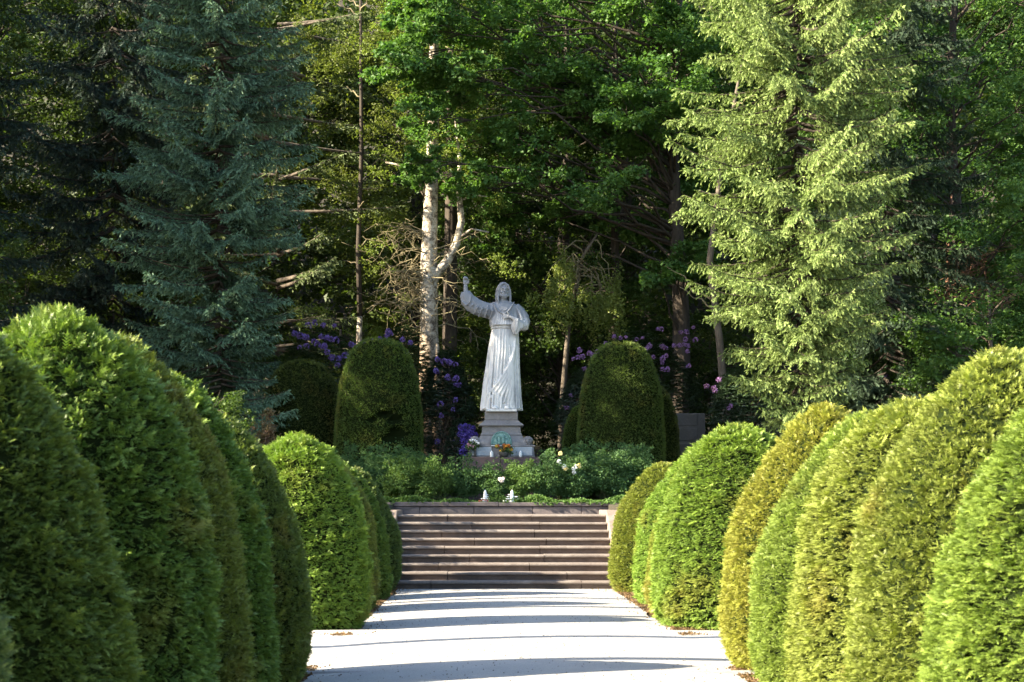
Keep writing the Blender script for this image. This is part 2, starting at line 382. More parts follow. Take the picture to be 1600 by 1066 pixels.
def yew_mesh(seed, coarse, H=2.4, Rr=.76, n=9000, per=7, p=3.0, q=.8, hole=None, shoot=.02, amp=.045):
    """clipped dome of small tufts; each tuft is a fan of short needled shoots"""
    g_ = np.random.default_rng(seed)
    def surf(t, th):
        z = t * H
        base = Rr * prof_r(t, p, q)
        Q = np.stack([np.cos(th) * .8, np.sin(th) * .8, z], -1)
        r = base * (1 + amp * noise(Q, 3.1, seed) + amp * .6 * noise(Q, 8.0, seed + 50))
        return np.stack([r * np.cos(th), r * np.sin(th), z], -1), base
    t = g_.uniform(0, 1, n * 5); dr = (prof_r(np.clip(t + .004, 0, 1), p, q) - prof_r(np.clip(t - .004, 0, 1), p, q)) * Rr / .008
    dr = np.maximum(dr, -8); wgt = prof_r(t, p, q) * Rr * np.sqrt(H * H + dr * dr); keep = g_.uniform(0, np.percentile(wgt, 99), n * 5) < wgt; t = t[keep][:n]; dr = dr[keep][:n]
    th = g_.uniform(0, 2 * math.pi, len(t)); P, base = surf(t, th)
    N = nrm(np.stack([np.cos(th) * H, np.sin(th) * H, -dr], -1))
    cl = noise(P * np.array([1, 1, 1.7 if coarse else 1.2]), 20 if coarse else 34, seed + 9)
    keep = cl > g_.uniform(-2.2, -.7, len(t))
    if hole:
        for hc, hr in hole:
            dd = np.linalg.norm((P - np.array(hc)) / np.array(hr), axis=1); keep &= dd > g_.uniform(.75, 1.1, len(dd))
    P, N, t, cl = P[keep], N[keep], t[keep], cl[keep]
    m_ = len(P); P = P + N * (cl * (.020 if coarse else .011) - .02 + g_.uniform(-.022, .012, m_))[:, None]
    shag = g_.uniform(0, 1, m_) < shoot * (1 + 6 * (t > .85))
    tsz = g_.uniform(.75, 1.25, m_) * np.where(shag, 1.9, 1.0)
    ttint = np.clip(.28 + .16 * cl + g_.normal(0, .13, m_) + .3 * shag, 0, .85)
    # fans
    mi = np.repeat(np.arange(m_), per); M = len(mi); Nn = N[mi]
    tilt = nrm(np.array([0, 0, 1.]) + N * (.3 if coarse else .0) + g_.normal(size=(m_, 3)) * (.35 if coarse else .9))[mi]   # plane normal of the spray
    T1 = nrm(np.cross(Nn, tilt)); k = np.tile(np.linspace(-1, 1, per), m_) + g_.uniform(-.15, .15, M)
    d = nrm(Nn * .8 + T1 * (k * 1.0)[:, None] + g_.normal(size=(M, 3)) * (.30 if coarse else .38) + np.array([0, 0, -.12 if coarse else .10]))
    up = nrm(tilt + Nn * .3 + g_.normal(size=(M, 3)) * .4)
    sc_ = tsz[mi] * (1 - .2 * np.abs(k)) * g_.uniform(.8, 1.15, M) * (.70 if coarse else .58)
    tv, tf, tt = needles_tmpl(5, .045, .019, .0066, ang=52, seed=seed)
    V1, F1, t1 = scatter(tv, tf, frames(d, up, sc_), P[mi] + g_.normal(0, .006, (M, 3)), tt, ttint[mi] + g_.normal(0, .05, M))
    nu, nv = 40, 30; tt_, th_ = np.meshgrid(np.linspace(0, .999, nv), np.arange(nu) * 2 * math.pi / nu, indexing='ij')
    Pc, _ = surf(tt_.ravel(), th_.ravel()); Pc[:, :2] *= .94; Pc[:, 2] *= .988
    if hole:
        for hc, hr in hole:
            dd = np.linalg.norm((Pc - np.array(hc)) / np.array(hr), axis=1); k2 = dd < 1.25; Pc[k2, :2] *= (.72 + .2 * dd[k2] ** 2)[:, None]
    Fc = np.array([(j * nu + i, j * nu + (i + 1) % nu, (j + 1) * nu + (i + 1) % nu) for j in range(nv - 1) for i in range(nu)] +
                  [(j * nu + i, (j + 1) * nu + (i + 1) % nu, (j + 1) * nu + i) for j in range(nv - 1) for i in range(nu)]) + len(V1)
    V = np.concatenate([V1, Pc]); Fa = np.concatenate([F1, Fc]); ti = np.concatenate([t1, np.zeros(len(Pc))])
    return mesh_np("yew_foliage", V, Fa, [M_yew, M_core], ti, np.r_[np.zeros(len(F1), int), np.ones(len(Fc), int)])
def yew_root(me, name="clipped_yew", stem_r=.06):
    r = empty(name); f = obj("foliage", me, r)
    gs = Geo()
    for k in range(4):
        a = k * 1.7; gs.tube([(.04 * math.cos(a), .04 * math.sin(a), -.05), (.10 * math.cos(a), .10 * math.sin(a), .25), (.2 * math.cos(a + .3), .2 * math.sin(a + .3), .7)], [stem_r, stem_r * .8, stem_r * .5], 7)
    gs.build("stem", M_bark, r)
    return r
Y_c1 = yew_root(yew_mesh(1, True, n=19000, per=6, p=2.6)); Y_c2 = yew_root(yew_mesh(2, True, n=19000, per=6, p=3.6, q=.6, shoot=.03))
Y_f1 = yew_root(yew_mesh(3, False, n=26000, per=5, shoot=.03)); Y_f2 = yew_root(yew_mesh(4, False, n=26000, per=5, p=2.7, q=.75))
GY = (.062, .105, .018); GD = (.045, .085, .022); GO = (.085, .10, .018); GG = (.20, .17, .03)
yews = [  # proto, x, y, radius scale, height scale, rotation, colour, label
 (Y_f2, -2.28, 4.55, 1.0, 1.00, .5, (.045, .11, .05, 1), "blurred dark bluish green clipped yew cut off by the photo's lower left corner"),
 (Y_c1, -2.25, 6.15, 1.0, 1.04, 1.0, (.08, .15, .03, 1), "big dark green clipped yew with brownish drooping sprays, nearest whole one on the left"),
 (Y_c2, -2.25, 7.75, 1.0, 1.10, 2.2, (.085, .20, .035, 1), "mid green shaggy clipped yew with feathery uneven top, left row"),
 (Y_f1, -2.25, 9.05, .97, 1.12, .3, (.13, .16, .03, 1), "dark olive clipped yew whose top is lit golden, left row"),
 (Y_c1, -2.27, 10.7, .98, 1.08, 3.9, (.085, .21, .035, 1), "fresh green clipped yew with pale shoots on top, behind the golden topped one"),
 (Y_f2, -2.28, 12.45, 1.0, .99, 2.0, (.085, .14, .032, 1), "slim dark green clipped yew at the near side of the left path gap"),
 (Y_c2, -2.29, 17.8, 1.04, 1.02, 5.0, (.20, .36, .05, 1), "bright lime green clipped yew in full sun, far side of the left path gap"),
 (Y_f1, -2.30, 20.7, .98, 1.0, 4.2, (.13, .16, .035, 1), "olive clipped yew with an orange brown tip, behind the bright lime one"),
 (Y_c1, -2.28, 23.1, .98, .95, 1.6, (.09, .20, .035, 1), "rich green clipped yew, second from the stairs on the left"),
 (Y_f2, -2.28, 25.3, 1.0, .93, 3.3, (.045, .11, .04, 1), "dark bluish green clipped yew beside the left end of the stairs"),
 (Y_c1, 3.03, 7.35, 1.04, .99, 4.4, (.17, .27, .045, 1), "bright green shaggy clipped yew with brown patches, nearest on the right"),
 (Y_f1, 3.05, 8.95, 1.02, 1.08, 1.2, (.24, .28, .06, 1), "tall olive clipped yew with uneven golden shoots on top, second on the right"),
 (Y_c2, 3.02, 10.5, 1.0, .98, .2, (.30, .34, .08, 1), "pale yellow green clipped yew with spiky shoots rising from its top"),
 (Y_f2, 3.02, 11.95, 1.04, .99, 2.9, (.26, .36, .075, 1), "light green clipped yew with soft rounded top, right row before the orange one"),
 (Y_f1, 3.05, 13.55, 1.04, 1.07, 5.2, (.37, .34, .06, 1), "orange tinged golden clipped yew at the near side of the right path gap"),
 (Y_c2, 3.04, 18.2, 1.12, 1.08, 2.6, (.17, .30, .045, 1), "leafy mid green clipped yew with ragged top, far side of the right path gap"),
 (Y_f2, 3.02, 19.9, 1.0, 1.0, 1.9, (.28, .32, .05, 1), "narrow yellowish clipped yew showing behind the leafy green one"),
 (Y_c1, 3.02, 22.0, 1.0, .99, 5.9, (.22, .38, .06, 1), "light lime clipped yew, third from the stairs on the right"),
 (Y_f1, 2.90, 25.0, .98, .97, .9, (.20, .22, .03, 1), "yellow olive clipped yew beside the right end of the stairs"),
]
used = set()
def place(proto, loc, rz, s, color, label, cat, group):
    if proto.name in used or color is None: o = copy_tree(proto, loc, rz, s, color)
    else:
        o = proto; o.location = loc; o.rotation_euler = (0, 0, rz); o.scale = (s,) * 3 if isinstance(s, (int, float)) else s; used.add(o.name)
        for ch in o.children:
            if ch.name.startswith(("foliage", "crown")): ch.color = color
    return tag(o, label, cat, group)
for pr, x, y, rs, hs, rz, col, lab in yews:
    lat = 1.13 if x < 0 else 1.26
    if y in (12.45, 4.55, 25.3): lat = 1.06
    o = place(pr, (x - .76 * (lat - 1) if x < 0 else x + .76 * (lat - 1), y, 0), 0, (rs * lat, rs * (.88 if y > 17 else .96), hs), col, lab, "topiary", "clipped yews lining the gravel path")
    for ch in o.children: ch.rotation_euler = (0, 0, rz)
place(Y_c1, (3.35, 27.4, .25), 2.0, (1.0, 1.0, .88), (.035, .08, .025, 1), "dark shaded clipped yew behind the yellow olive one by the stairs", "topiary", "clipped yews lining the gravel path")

# the big rounded yews either side of the statue
Y_b1 = yew_root(yew_mesh(6, False, H=4.0, Rr=1.12, n=26000, per=5, p=3.3, q=.34, amp=.02, hole=[((.22, -1.05, 2.02), (.24, .4, .10)), ((.48, -1.0, 1.93), (.22, .4, .13)), ((.52, -1.02, 1.52), (.26, .45, .20)), ((.30, -1.05, 1.42), (.20, .45, .11)), ((-.1, -1.1, 1.9), (.16, .3, .08))]), "rounded_yew", .1)
Y_b2 = yew_root(yew_mesh(7, False, H=4.0, Rr=1.12, n=26000, per=5, p=3.1, q=.35, amp=.02), "rounded_yew", .1)
BG = "large rounded yews around the statue"
place(Y_b1, (-2.65, 35.0, 1.72), 0, (1, 1, .985), (.042, .115, .018, 1), "large rounded yew with a dark bare hole in its front, left of the statue", "topiary", BG)
place(Y_b2, (3.33, 35.0, 1.72), 0, (1, 1, .965), (.036, .095, .018, 1), "large rounded dense yew in front of the mauve rhododendron, right of the statue", "topiary", BG)
place(Y_b2, (-4.75, 36.6, 1.8), 2, (1.03, 1, .87), (.022, .038, .012, 1), "very dark rounded yew half hidden behind the left path yews and the holed yew", "topiary", BG)
place(Y_b1, (2.60, 36.3, 1.8), 2.5, (.62, .62, .58), (.055, .13, .02, 1), "small brighter green rounded yew peeping out left of the right large yew", "topiary", BG)
place(Y_b2, (4.15, 36.7, 1.8), 1, (.8, .8, .72), (.02, .035, .012, 1), "dark rounded yew peeping out right of the right large yew", "topiary", BG)

# ------------------------------------------------------------------ spruces and other conifers
TW = needles_tmpl(8, .105, .032, .0125, 50, .1, 3)
def twig3():
    tv, tf, tt = TW; V = [tv]; F = [tf]; T = [tt]
    a = R_(80); Rm = np.array([[math.cos(a), 0, math.sin(a)], [0, 1, 0], [-math.sin(a), 0, math.cos(a)]])
    k = slice(0, 3 * 12); V.append(tv[k] @ Rm.T); F.append(tf[:12] + len(tv)); T.append(tt[k])
    return np.concatenate(V), np.concatenate(F), np.concatenate(T)
TW3 = twig3()
def conifer(name, seed, H, z0, rfun, gap=.38, per=5, droop=.35, curl=.3, sec=.13, step=.075, hang=.35, l2=.42, trunk=.2, bark=M_bark, tw_s=1.0, bare=.12, zmax=None, lean=0, wood_r=.02, azf=None, nmat=None):
    g_ = np.random.default_rng(seed); r = empty(name); ctr = []
    tz = np.linspace(-.3, H, 14); tx = lean * (tz / H) ** 1.3 * H + .05 * np.sin(tz * .8 + seed)
    gt = Geo(); gt.tube(np.stack([tx, 0 * tz, tz], -1), trunk * (1 - np.clip(tz, 0, H) / H) ** .8 + .012, 12); gt.build("trunk", bark, r)
    Pw, Fw, nb = [], [], 0; TP, TD, TU, TS, TT = [], [], [], [], []
    z = z0
    while z < (zmax or H - .3):
        for k in range(per):
            az = g_.uniform(0, 2 * math.pi); zb = z + g_.uniform(-.15, .15); L = rfun(zb) * g_.uniform(.72, 1.12)
            if azf: L *= azf(az, zb)
            if L < .25: continue
            rad = np.array([math.cos(az), math.sin(az), 0]); tan = np.array([-math.sin(az), math.cos(az), 0])
            dr_ = droop * g_.uniform(.6, 1.4); cu = curl * g_.uniform(.6, 1.3); bend = g_.uniform(-.15, .15)
            base = np.array([np.interp(zb, tz, tx), 0, zb])
            def pt(s):
                s = np.asarray(s)[:, None]
                return base + rad * L * s + tan * L * bend * s ** 2 + np.array([0, 0, 1.]) * L * (-dr_ * s + cu * s ** 2)
            v, f = tube_np(pt(np.linspace(0, 1, 7)), np.linspace(wood_r * (1 + L * .35), .006, 7), 5)
            Pw.append(v); Fw += [tuple(i + nb for i in q) for q in f]; nb += len(v)
            ss = np.arange(bare + .1 / L, 1.0, sec / L); ss = np.repeat(ss, 2) + g_.uniform(-.02, .02, len(ss) * 2)
            sg = np.tile([1, -1], len(ss) // 2); B = pt(ss); n2 = len(ss)
            ln = np.minimum(l2 * (.35 + 1.0 * (1 - ss)) * min(1.25, .5 + L * .35), 1.0) * g_.uniform(.7, 1.2, n2)
            dv = nrm(rad * .75 + (sg * .8)[:, None] * tan + np.array([0, 0, -1.]) * (g_.uniform(.1, .55, n2))[:, None])
            kmax = int(ln.max() / step) + 1
            kk = np.arange(kmax) * step; msk = kk[None] < ln[:, None]
            X = B[:, None] + dv[:, None] * kk[None, :, None] - np.array([0, 0, 1.]) * (kk[None, :, None] ** 2) * hang * g_.uniform(.6, 1.6, (n2, 1, 1))
            X = X + g_.normal(0, .022, X.shape)
            side = np.where((np.arange(kmax) % 2)[None] > 0, 1, -1)[..., None] * g_.uniform(.3, .9, (n2, kmax, 1))
            D = dv[:, None] * .8 + g_.normal(0, .38, X.shape) + side * np.cross(dv, [0, 0, 1.])[:, None] + np.array([0, 0, -1.]) * g_.uniform(.0, .7, (n2, kmax, 1)) * (1 + hang)
            tipn = kk[None] / ln[:, None]
            X, D, tn = X[msk], D[msk], np.broadcast_to(tipn, msk.shape)[msk]
            # terminal twigs on the branch spine
            s3 = np.arange(bare + .15, 1.01, .05 / L); X = np.r_[X, pt(s3)]; D = np.r_[D, np.tile(rad, (len(s3), 1)) + g_.normal(0, .35, (len(s3), 3))]; tn = np.r_[tn, s3]
            TP.append(X); TD.append(D); TT.append(np.clip(g_.normal(0, .10) + .02 + .5 * tn ** 2 + .15 * (np.linalg.norm(X[:, :2], axis=1) / (L + .1)) + g_.normal(0, .17, len(X)), 0, 1.0))
        z += gap * g_.uniform(.75, 1.2) * (1 + .4 * (z / H))
    P = np.concatenate(TP); D = np.concatenate(TD); m_ = len(P)
    up = nrm(np.array([0, 0, 1.]) + g_.normal(size=(m_, 3)) * .8)
    V, F, T = scatter(TW3[0], TW3[1], frames(D, up, g_.uniform(.8, 1.25, m_) * tw_s), P, TW3[2], np.concatenate(TT))
    obj("branches", mesh_np("branches", np.concatenate(Pw), np.array(Fw), bark, smooth=True), r)
    obj("crown", mesh_np("crown", V, F, nmat or M_spruce, T), r)
    print(name, m_, "twigs")
    return r
def lerp(z, pts): return float(np.interp(z, [a for a, _ in pts], [b for _, b in pts]))
S_lit = conifer("spruce_tree", 11, 21, 1.9, lambda z: lerp(z, [(1.5, 1.0), (3, 1.5), (4.5, 2.2), (6, 2.55), (8, 2.8), (12, 2.6), (14, 2.3), (21, .3)]), gap=.27, per=6, droop=.42, curl=.36, hang=1.4, sec=.095, step=.048, trunk=.22, tw_s=.95, bark=M_darkbark, zmax=18, l2=.38)
S_blue = conifer("spruce_tree", 12, 22, .9, lambda z: lerp(z, [(1, 2.1), (3, 2.6), (6, 2.75), (9, 2.65), (12, 2.2), (15, 1.9), (22, .3)]), gap=.30, per=6, droop=.28, curl=.30, hang=.6, sec=.095, step=.05, trunk=.24, tw_s=1.0, bark=M_darkbark, nmat=M_bluespruce, zmax=18, l2=.36, azf=lambda az, z: .66 if (math.cos(az + .4) > .3 and 2.6 < z < 6) else 1)
S_dark = conifer("spruce_tree", 13, 20, 2.0, lambda z: lerp(z, [(2, 2.6), (8, 2.9), (14, 2.6), (20, .3)]), gap=.45, per=5, droop=.5, curl=.35, hang=1.2, sec=.15, step=.085, trunk=.22, tw_s=1.6, bark=M_darkbark, nmat=M_darkspruce)
CG = "conifers around the statue"
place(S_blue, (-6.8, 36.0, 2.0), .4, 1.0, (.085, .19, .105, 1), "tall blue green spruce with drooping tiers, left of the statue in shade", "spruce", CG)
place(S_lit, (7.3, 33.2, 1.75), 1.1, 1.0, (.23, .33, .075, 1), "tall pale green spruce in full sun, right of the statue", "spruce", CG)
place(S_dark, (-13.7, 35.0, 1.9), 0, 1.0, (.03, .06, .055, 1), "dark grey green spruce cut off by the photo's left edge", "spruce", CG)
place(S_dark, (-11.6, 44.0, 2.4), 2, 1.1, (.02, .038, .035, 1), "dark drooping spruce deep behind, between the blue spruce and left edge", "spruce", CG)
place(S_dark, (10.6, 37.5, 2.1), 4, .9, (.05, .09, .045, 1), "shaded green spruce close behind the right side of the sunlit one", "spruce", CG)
ced = conifer("cedar_tree", 15, 19, 3.8, lambda z: lerp(z, [(3, 2.4), (5, 3.2), (9, 4.0), (13, 3.6), (19, .8)]), gap=.95, per=4, droop=.02, curl=.06, hang=.15, sec=.15, step=.085, l2=.55, trunk=.26, bare=.42, wood_r=.03, tw_s=1.1)
place(ced, (-6.3, 42.6, 2.4), 1.3, 1.0, (.025, .045, .03, 1), "dark cedar with long bare horizontal branches, just right of the blue spruce", "cedar", CG)

# ------------------------------------------------------------------ broadleaved trees
def leaf_t(L=.09, w_=.034, seed=0):
    V = np.array([(0, 0, 0), (w_, .45 * L, .012), (0, L, -.012), (-w_, .45 * L, .012)]); F = np.array([(0, 1, 2), (0, 2, 3)])
    return V, F, np.array([0, .1, .15, .1])
def leaves(g_, P, Nrm, L, w_, ti, tilt=.6):
    m_ = len(P); d = nrm(g_.normal(size=(m_, 3)) * np.array([1, 1, .45]) + np.array([0, 0, -.25]))
    up = nrm(Nrm + g_.normal(size=(m_, 3)) * tilt)
    tv, tf, tt = leaf_t(L, w_); return scatter(tv, tf, frames(d, up, g_.uniform(.7, 1.25, m_)), P, tt, ti)
def clump_cloud(g_, centers, radii, sub, nleaf, flat=.55, subr=.33):
    """layered leaf pads inside each clump"""
    Ps, Ns, Ts = [], [], []
    for c, r in zip(centers, radii):
        q = nrm(g_.normal(size=(sub, 3))) * (g_.uniform(.25, 1, (sub, 1)) ** .5) * r * np.array([1, 1, .8]) + c
        for s_ in q:
            n_ = int(nleaf * g_.uniform(.6, 1.4)); rr = r * subr * g_.uniform(.6, 1.3)
            o = np.clip(g_.normal(size=(n_, 3)), -2.2, 2.2) * .5 * rr * np.array([1, 1, flat])
            tl = g_.uniform(-.25, .25, 2); o[:, 2] += o[:, 0] * tl[0] + o[:, 1] * tl[1]
            Ps.append(s_ + o); Ns.append(np.tile([tl[0] * -1, tl[1] * -1, 1.], (n_, 1)) + (s_ - c) / r * .5)
            Ts.append(np.full(n_, np.clip(.35 + g_.normal(0, .18), 0, .8)) + g_.normal(0, .12, n_))
    return np.concatenate(Ps), np.concatenate(Ns), np.clip(np.concatenate(Ts), 0, .9)
def limb(g_, a, b, n=7, wob=.12, sag=0):
    s = np.linspace(0, 1, n)[:, None]; L = np.linalg.norm(b - a)
    w1 = g_.normal(0, wob, (n, 3)) * L * .3 * np.sin(s * math.pi); up = np.array([0, 0, 1.]) * L * sag * np.sin(s * math.pi)
    return a + (b - a) * s + w1 + up
def broadleaf(name, seed, H, zc, cr, nclump, sub=12, nleaf=50, trunk=.22, L=.10, w_=.042, mat=M_leaf, bark=M_bark, clr=(.9, 1.5), lean=(0, 0), shape=1.0, centers=None, radii=None, twigs=True):
    g_ = np.random.default_rng(seed); r = empty(name)
    tz = np.linspace(-.3, H * .86, 12); top = np.array([lean[0], lean[1], 0])
    tp = np.stack([0 * tz, 0 * tz, tz], -1) + top * (np.clip(tz, 0, H)[:, None] / H) ** 1.4 + np.c_[.12 * np.sin(tz * .5 + seed), .1 * np.cos(tz * .6 + seed), 0 * tz]
    gt = Geo(); gt.tube(tp, trunk * (1.05 - np.clip(tz, 0, H) / H) ** .9 + .02, 12); gt.build("trunk", bark, r)
    if centers is None:
        cs = []
        while len(cs) < nclump:
            q = g_.uniform(-1, 1, 3)
            if np.linalg.norm(q) > 1 or np.linalg.norm(q) < .35: continue
            zz_ = zc + (H - zc) * (q[2] * .5 + .5); rr = cr * shape
            cs.append((q[0] * rr + lean[0] * zz_ / H, q[1] * rr + lean[1] * zz_ / H, zz_))
        centers = np.array(cs); radii = g_.uniform(clr[0], clr[1], len(cs))
    gl = Geo()
    for c, rd in zip(centers, radii):
        z_s = max(min(c[2] - g_.uniform(.8, 2.2), H * .8), zc * .8); a = np.array([np.interp(z_s, tz, tp[:, 0]), np.interp(z_s, tz, tp[:, 1]), z_s])
        P = limb(g_, a, c, 7, .12, .06); gl.tube(P, np.linspace(max(.03, trunk * .17), .010, 7), 6)
        if twigs:
            for k in range(5):
                e = c + nrm(g_.normal(size=3)) * rd * .85 * np.array([1, 1, .6]); gl.tube(limb(g_, P[5], e, 5, .15), np.linspace(.014, .005, 5), 4)
    gl.build("limbs", bark, r)
    P, N, T = clump_cloud(g_, centers, radii, sub, nleaf)
    V, F, T = leaves(g_, P, N, L, w_, T)
    obj("crown", mesh_np("crown", V, F, mat, T), r); print(name, len(P), "leaves")
    return r
B_a = broadleaf("broadleaf_tree", 21, 17, 4.5, 4.2, 60, 9, 130, .28, clr=(.9, 1.5), bark=M_darkbark)
B_b = broadleaf("broadleaf_tree", 22, 16, 1.2, 3.6, 64, 9, 120, .22, clr=(.8, 1.4), bark=M_darkbark)
B_c = broadleaf("broadleaf_tree", 23, 22, 2.5, 5.0, 70, 9, 120, .30, L=.13, w_=.055, clr=(1.2, 2.0), bark=M_darkbark)
B_s = broadleaf("understorey_tree", 24, 6.5, .5, 2.6, 36, 12, 60, .09, clr=(.7, 1.2))
TG = "broadleaved trees behind the statue"
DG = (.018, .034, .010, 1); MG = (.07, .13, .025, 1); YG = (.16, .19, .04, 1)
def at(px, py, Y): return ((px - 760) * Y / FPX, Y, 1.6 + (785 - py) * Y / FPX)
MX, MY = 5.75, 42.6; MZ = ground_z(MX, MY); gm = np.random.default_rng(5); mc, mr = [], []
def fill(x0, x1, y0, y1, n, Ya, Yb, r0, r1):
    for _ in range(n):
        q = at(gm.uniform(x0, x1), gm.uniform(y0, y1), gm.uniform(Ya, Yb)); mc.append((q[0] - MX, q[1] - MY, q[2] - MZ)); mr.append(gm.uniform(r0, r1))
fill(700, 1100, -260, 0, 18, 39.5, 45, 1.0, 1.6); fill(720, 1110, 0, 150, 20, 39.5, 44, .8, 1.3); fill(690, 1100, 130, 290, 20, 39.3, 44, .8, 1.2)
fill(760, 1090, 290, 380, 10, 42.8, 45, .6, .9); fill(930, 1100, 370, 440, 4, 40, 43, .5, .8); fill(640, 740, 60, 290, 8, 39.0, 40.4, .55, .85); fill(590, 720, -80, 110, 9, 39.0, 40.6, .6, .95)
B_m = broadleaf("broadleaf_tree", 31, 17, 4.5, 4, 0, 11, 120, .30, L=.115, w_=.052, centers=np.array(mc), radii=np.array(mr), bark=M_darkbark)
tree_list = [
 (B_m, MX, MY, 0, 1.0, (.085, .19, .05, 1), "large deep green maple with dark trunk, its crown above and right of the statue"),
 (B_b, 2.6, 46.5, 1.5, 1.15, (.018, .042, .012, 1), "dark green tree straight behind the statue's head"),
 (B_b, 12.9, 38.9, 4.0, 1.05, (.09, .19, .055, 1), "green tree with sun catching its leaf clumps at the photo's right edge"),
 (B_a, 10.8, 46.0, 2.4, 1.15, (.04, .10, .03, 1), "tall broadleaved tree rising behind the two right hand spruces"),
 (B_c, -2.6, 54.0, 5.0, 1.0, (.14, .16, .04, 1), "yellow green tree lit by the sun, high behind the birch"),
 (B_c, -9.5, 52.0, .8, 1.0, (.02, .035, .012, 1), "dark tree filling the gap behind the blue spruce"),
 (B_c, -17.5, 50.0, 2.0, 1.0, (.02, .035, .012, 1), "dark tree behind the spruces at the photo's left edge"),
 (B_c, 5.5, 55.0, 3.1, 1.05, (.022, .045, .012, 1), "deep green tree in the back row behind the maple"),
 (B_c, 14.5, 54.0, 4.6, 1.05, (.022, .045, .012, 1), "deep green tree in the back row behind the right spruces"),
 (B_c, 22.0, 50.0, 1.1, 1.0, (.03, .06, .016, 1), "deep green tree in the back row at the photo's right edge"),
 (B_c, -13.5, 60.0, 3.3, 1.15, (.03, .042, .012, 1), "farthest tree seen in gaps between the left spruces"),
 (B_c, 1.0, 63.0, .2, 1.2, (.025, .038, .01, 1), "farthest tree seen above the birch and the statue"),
]
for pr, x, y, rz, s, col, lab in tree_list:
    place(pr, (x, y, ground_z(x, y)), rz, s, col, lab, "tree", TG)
UG = "understorey trees under the tall ones"
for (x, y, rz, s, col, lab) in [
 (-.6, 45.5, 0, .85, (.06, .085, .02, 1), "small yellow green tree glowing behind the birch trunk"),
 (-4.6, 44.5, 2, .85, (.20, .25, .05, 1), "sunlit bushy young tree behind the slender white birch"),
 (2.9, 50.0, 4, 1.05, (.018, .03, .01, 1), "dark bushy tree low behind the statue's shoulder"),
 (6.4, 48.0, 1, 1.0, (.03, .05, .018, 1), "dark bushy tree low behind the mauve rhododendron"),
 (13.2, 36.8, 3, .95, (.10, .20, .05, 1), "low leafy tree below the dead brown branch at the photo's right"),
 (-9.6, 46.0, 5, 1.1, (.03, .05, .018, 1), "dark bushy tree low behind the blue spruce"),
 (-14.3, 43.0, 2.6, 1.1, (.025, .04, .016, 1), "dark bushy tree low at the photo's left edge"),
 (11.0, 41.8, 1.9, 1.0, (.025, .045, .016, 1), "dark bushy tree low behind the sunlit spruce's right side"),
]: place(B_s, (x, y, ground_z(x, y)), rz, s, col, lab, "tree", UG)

# woods on the slope far behind
g_ = np.random.default_rng(77); n_ = 150000
X = g_.uniform(-46, 52, n_); Yy = g_.uniform(66, 84, n_); hz = g_.uniform(0, 1, n_) ** .8 * (17 + 3 * np.sin(X * .45) + 2 * np.sin(X * 1.1 + Yy))
P = np.stack([X, Yy, hz + 4], -1); kp = noise(P, .9, 31) > -.25; P = P[kp]
P[:, 2] += np.array([ground_z(0, y) for y in P[:, 1]]) - 4
V, F, T = leaves(g_, P, nrm(P * 0 + np.array([-.2, -.5, .6])), .42, .19, np.clip(.4 + .3 * noise(P, 1.3, 32), 0, .9), .8)
tag(obj("distant_woodland", mesh_np("distant_woodland", V, F, M_woods, T)), "far leafy wood closing off the slope behind all trees", "woodland", kind="stuff")

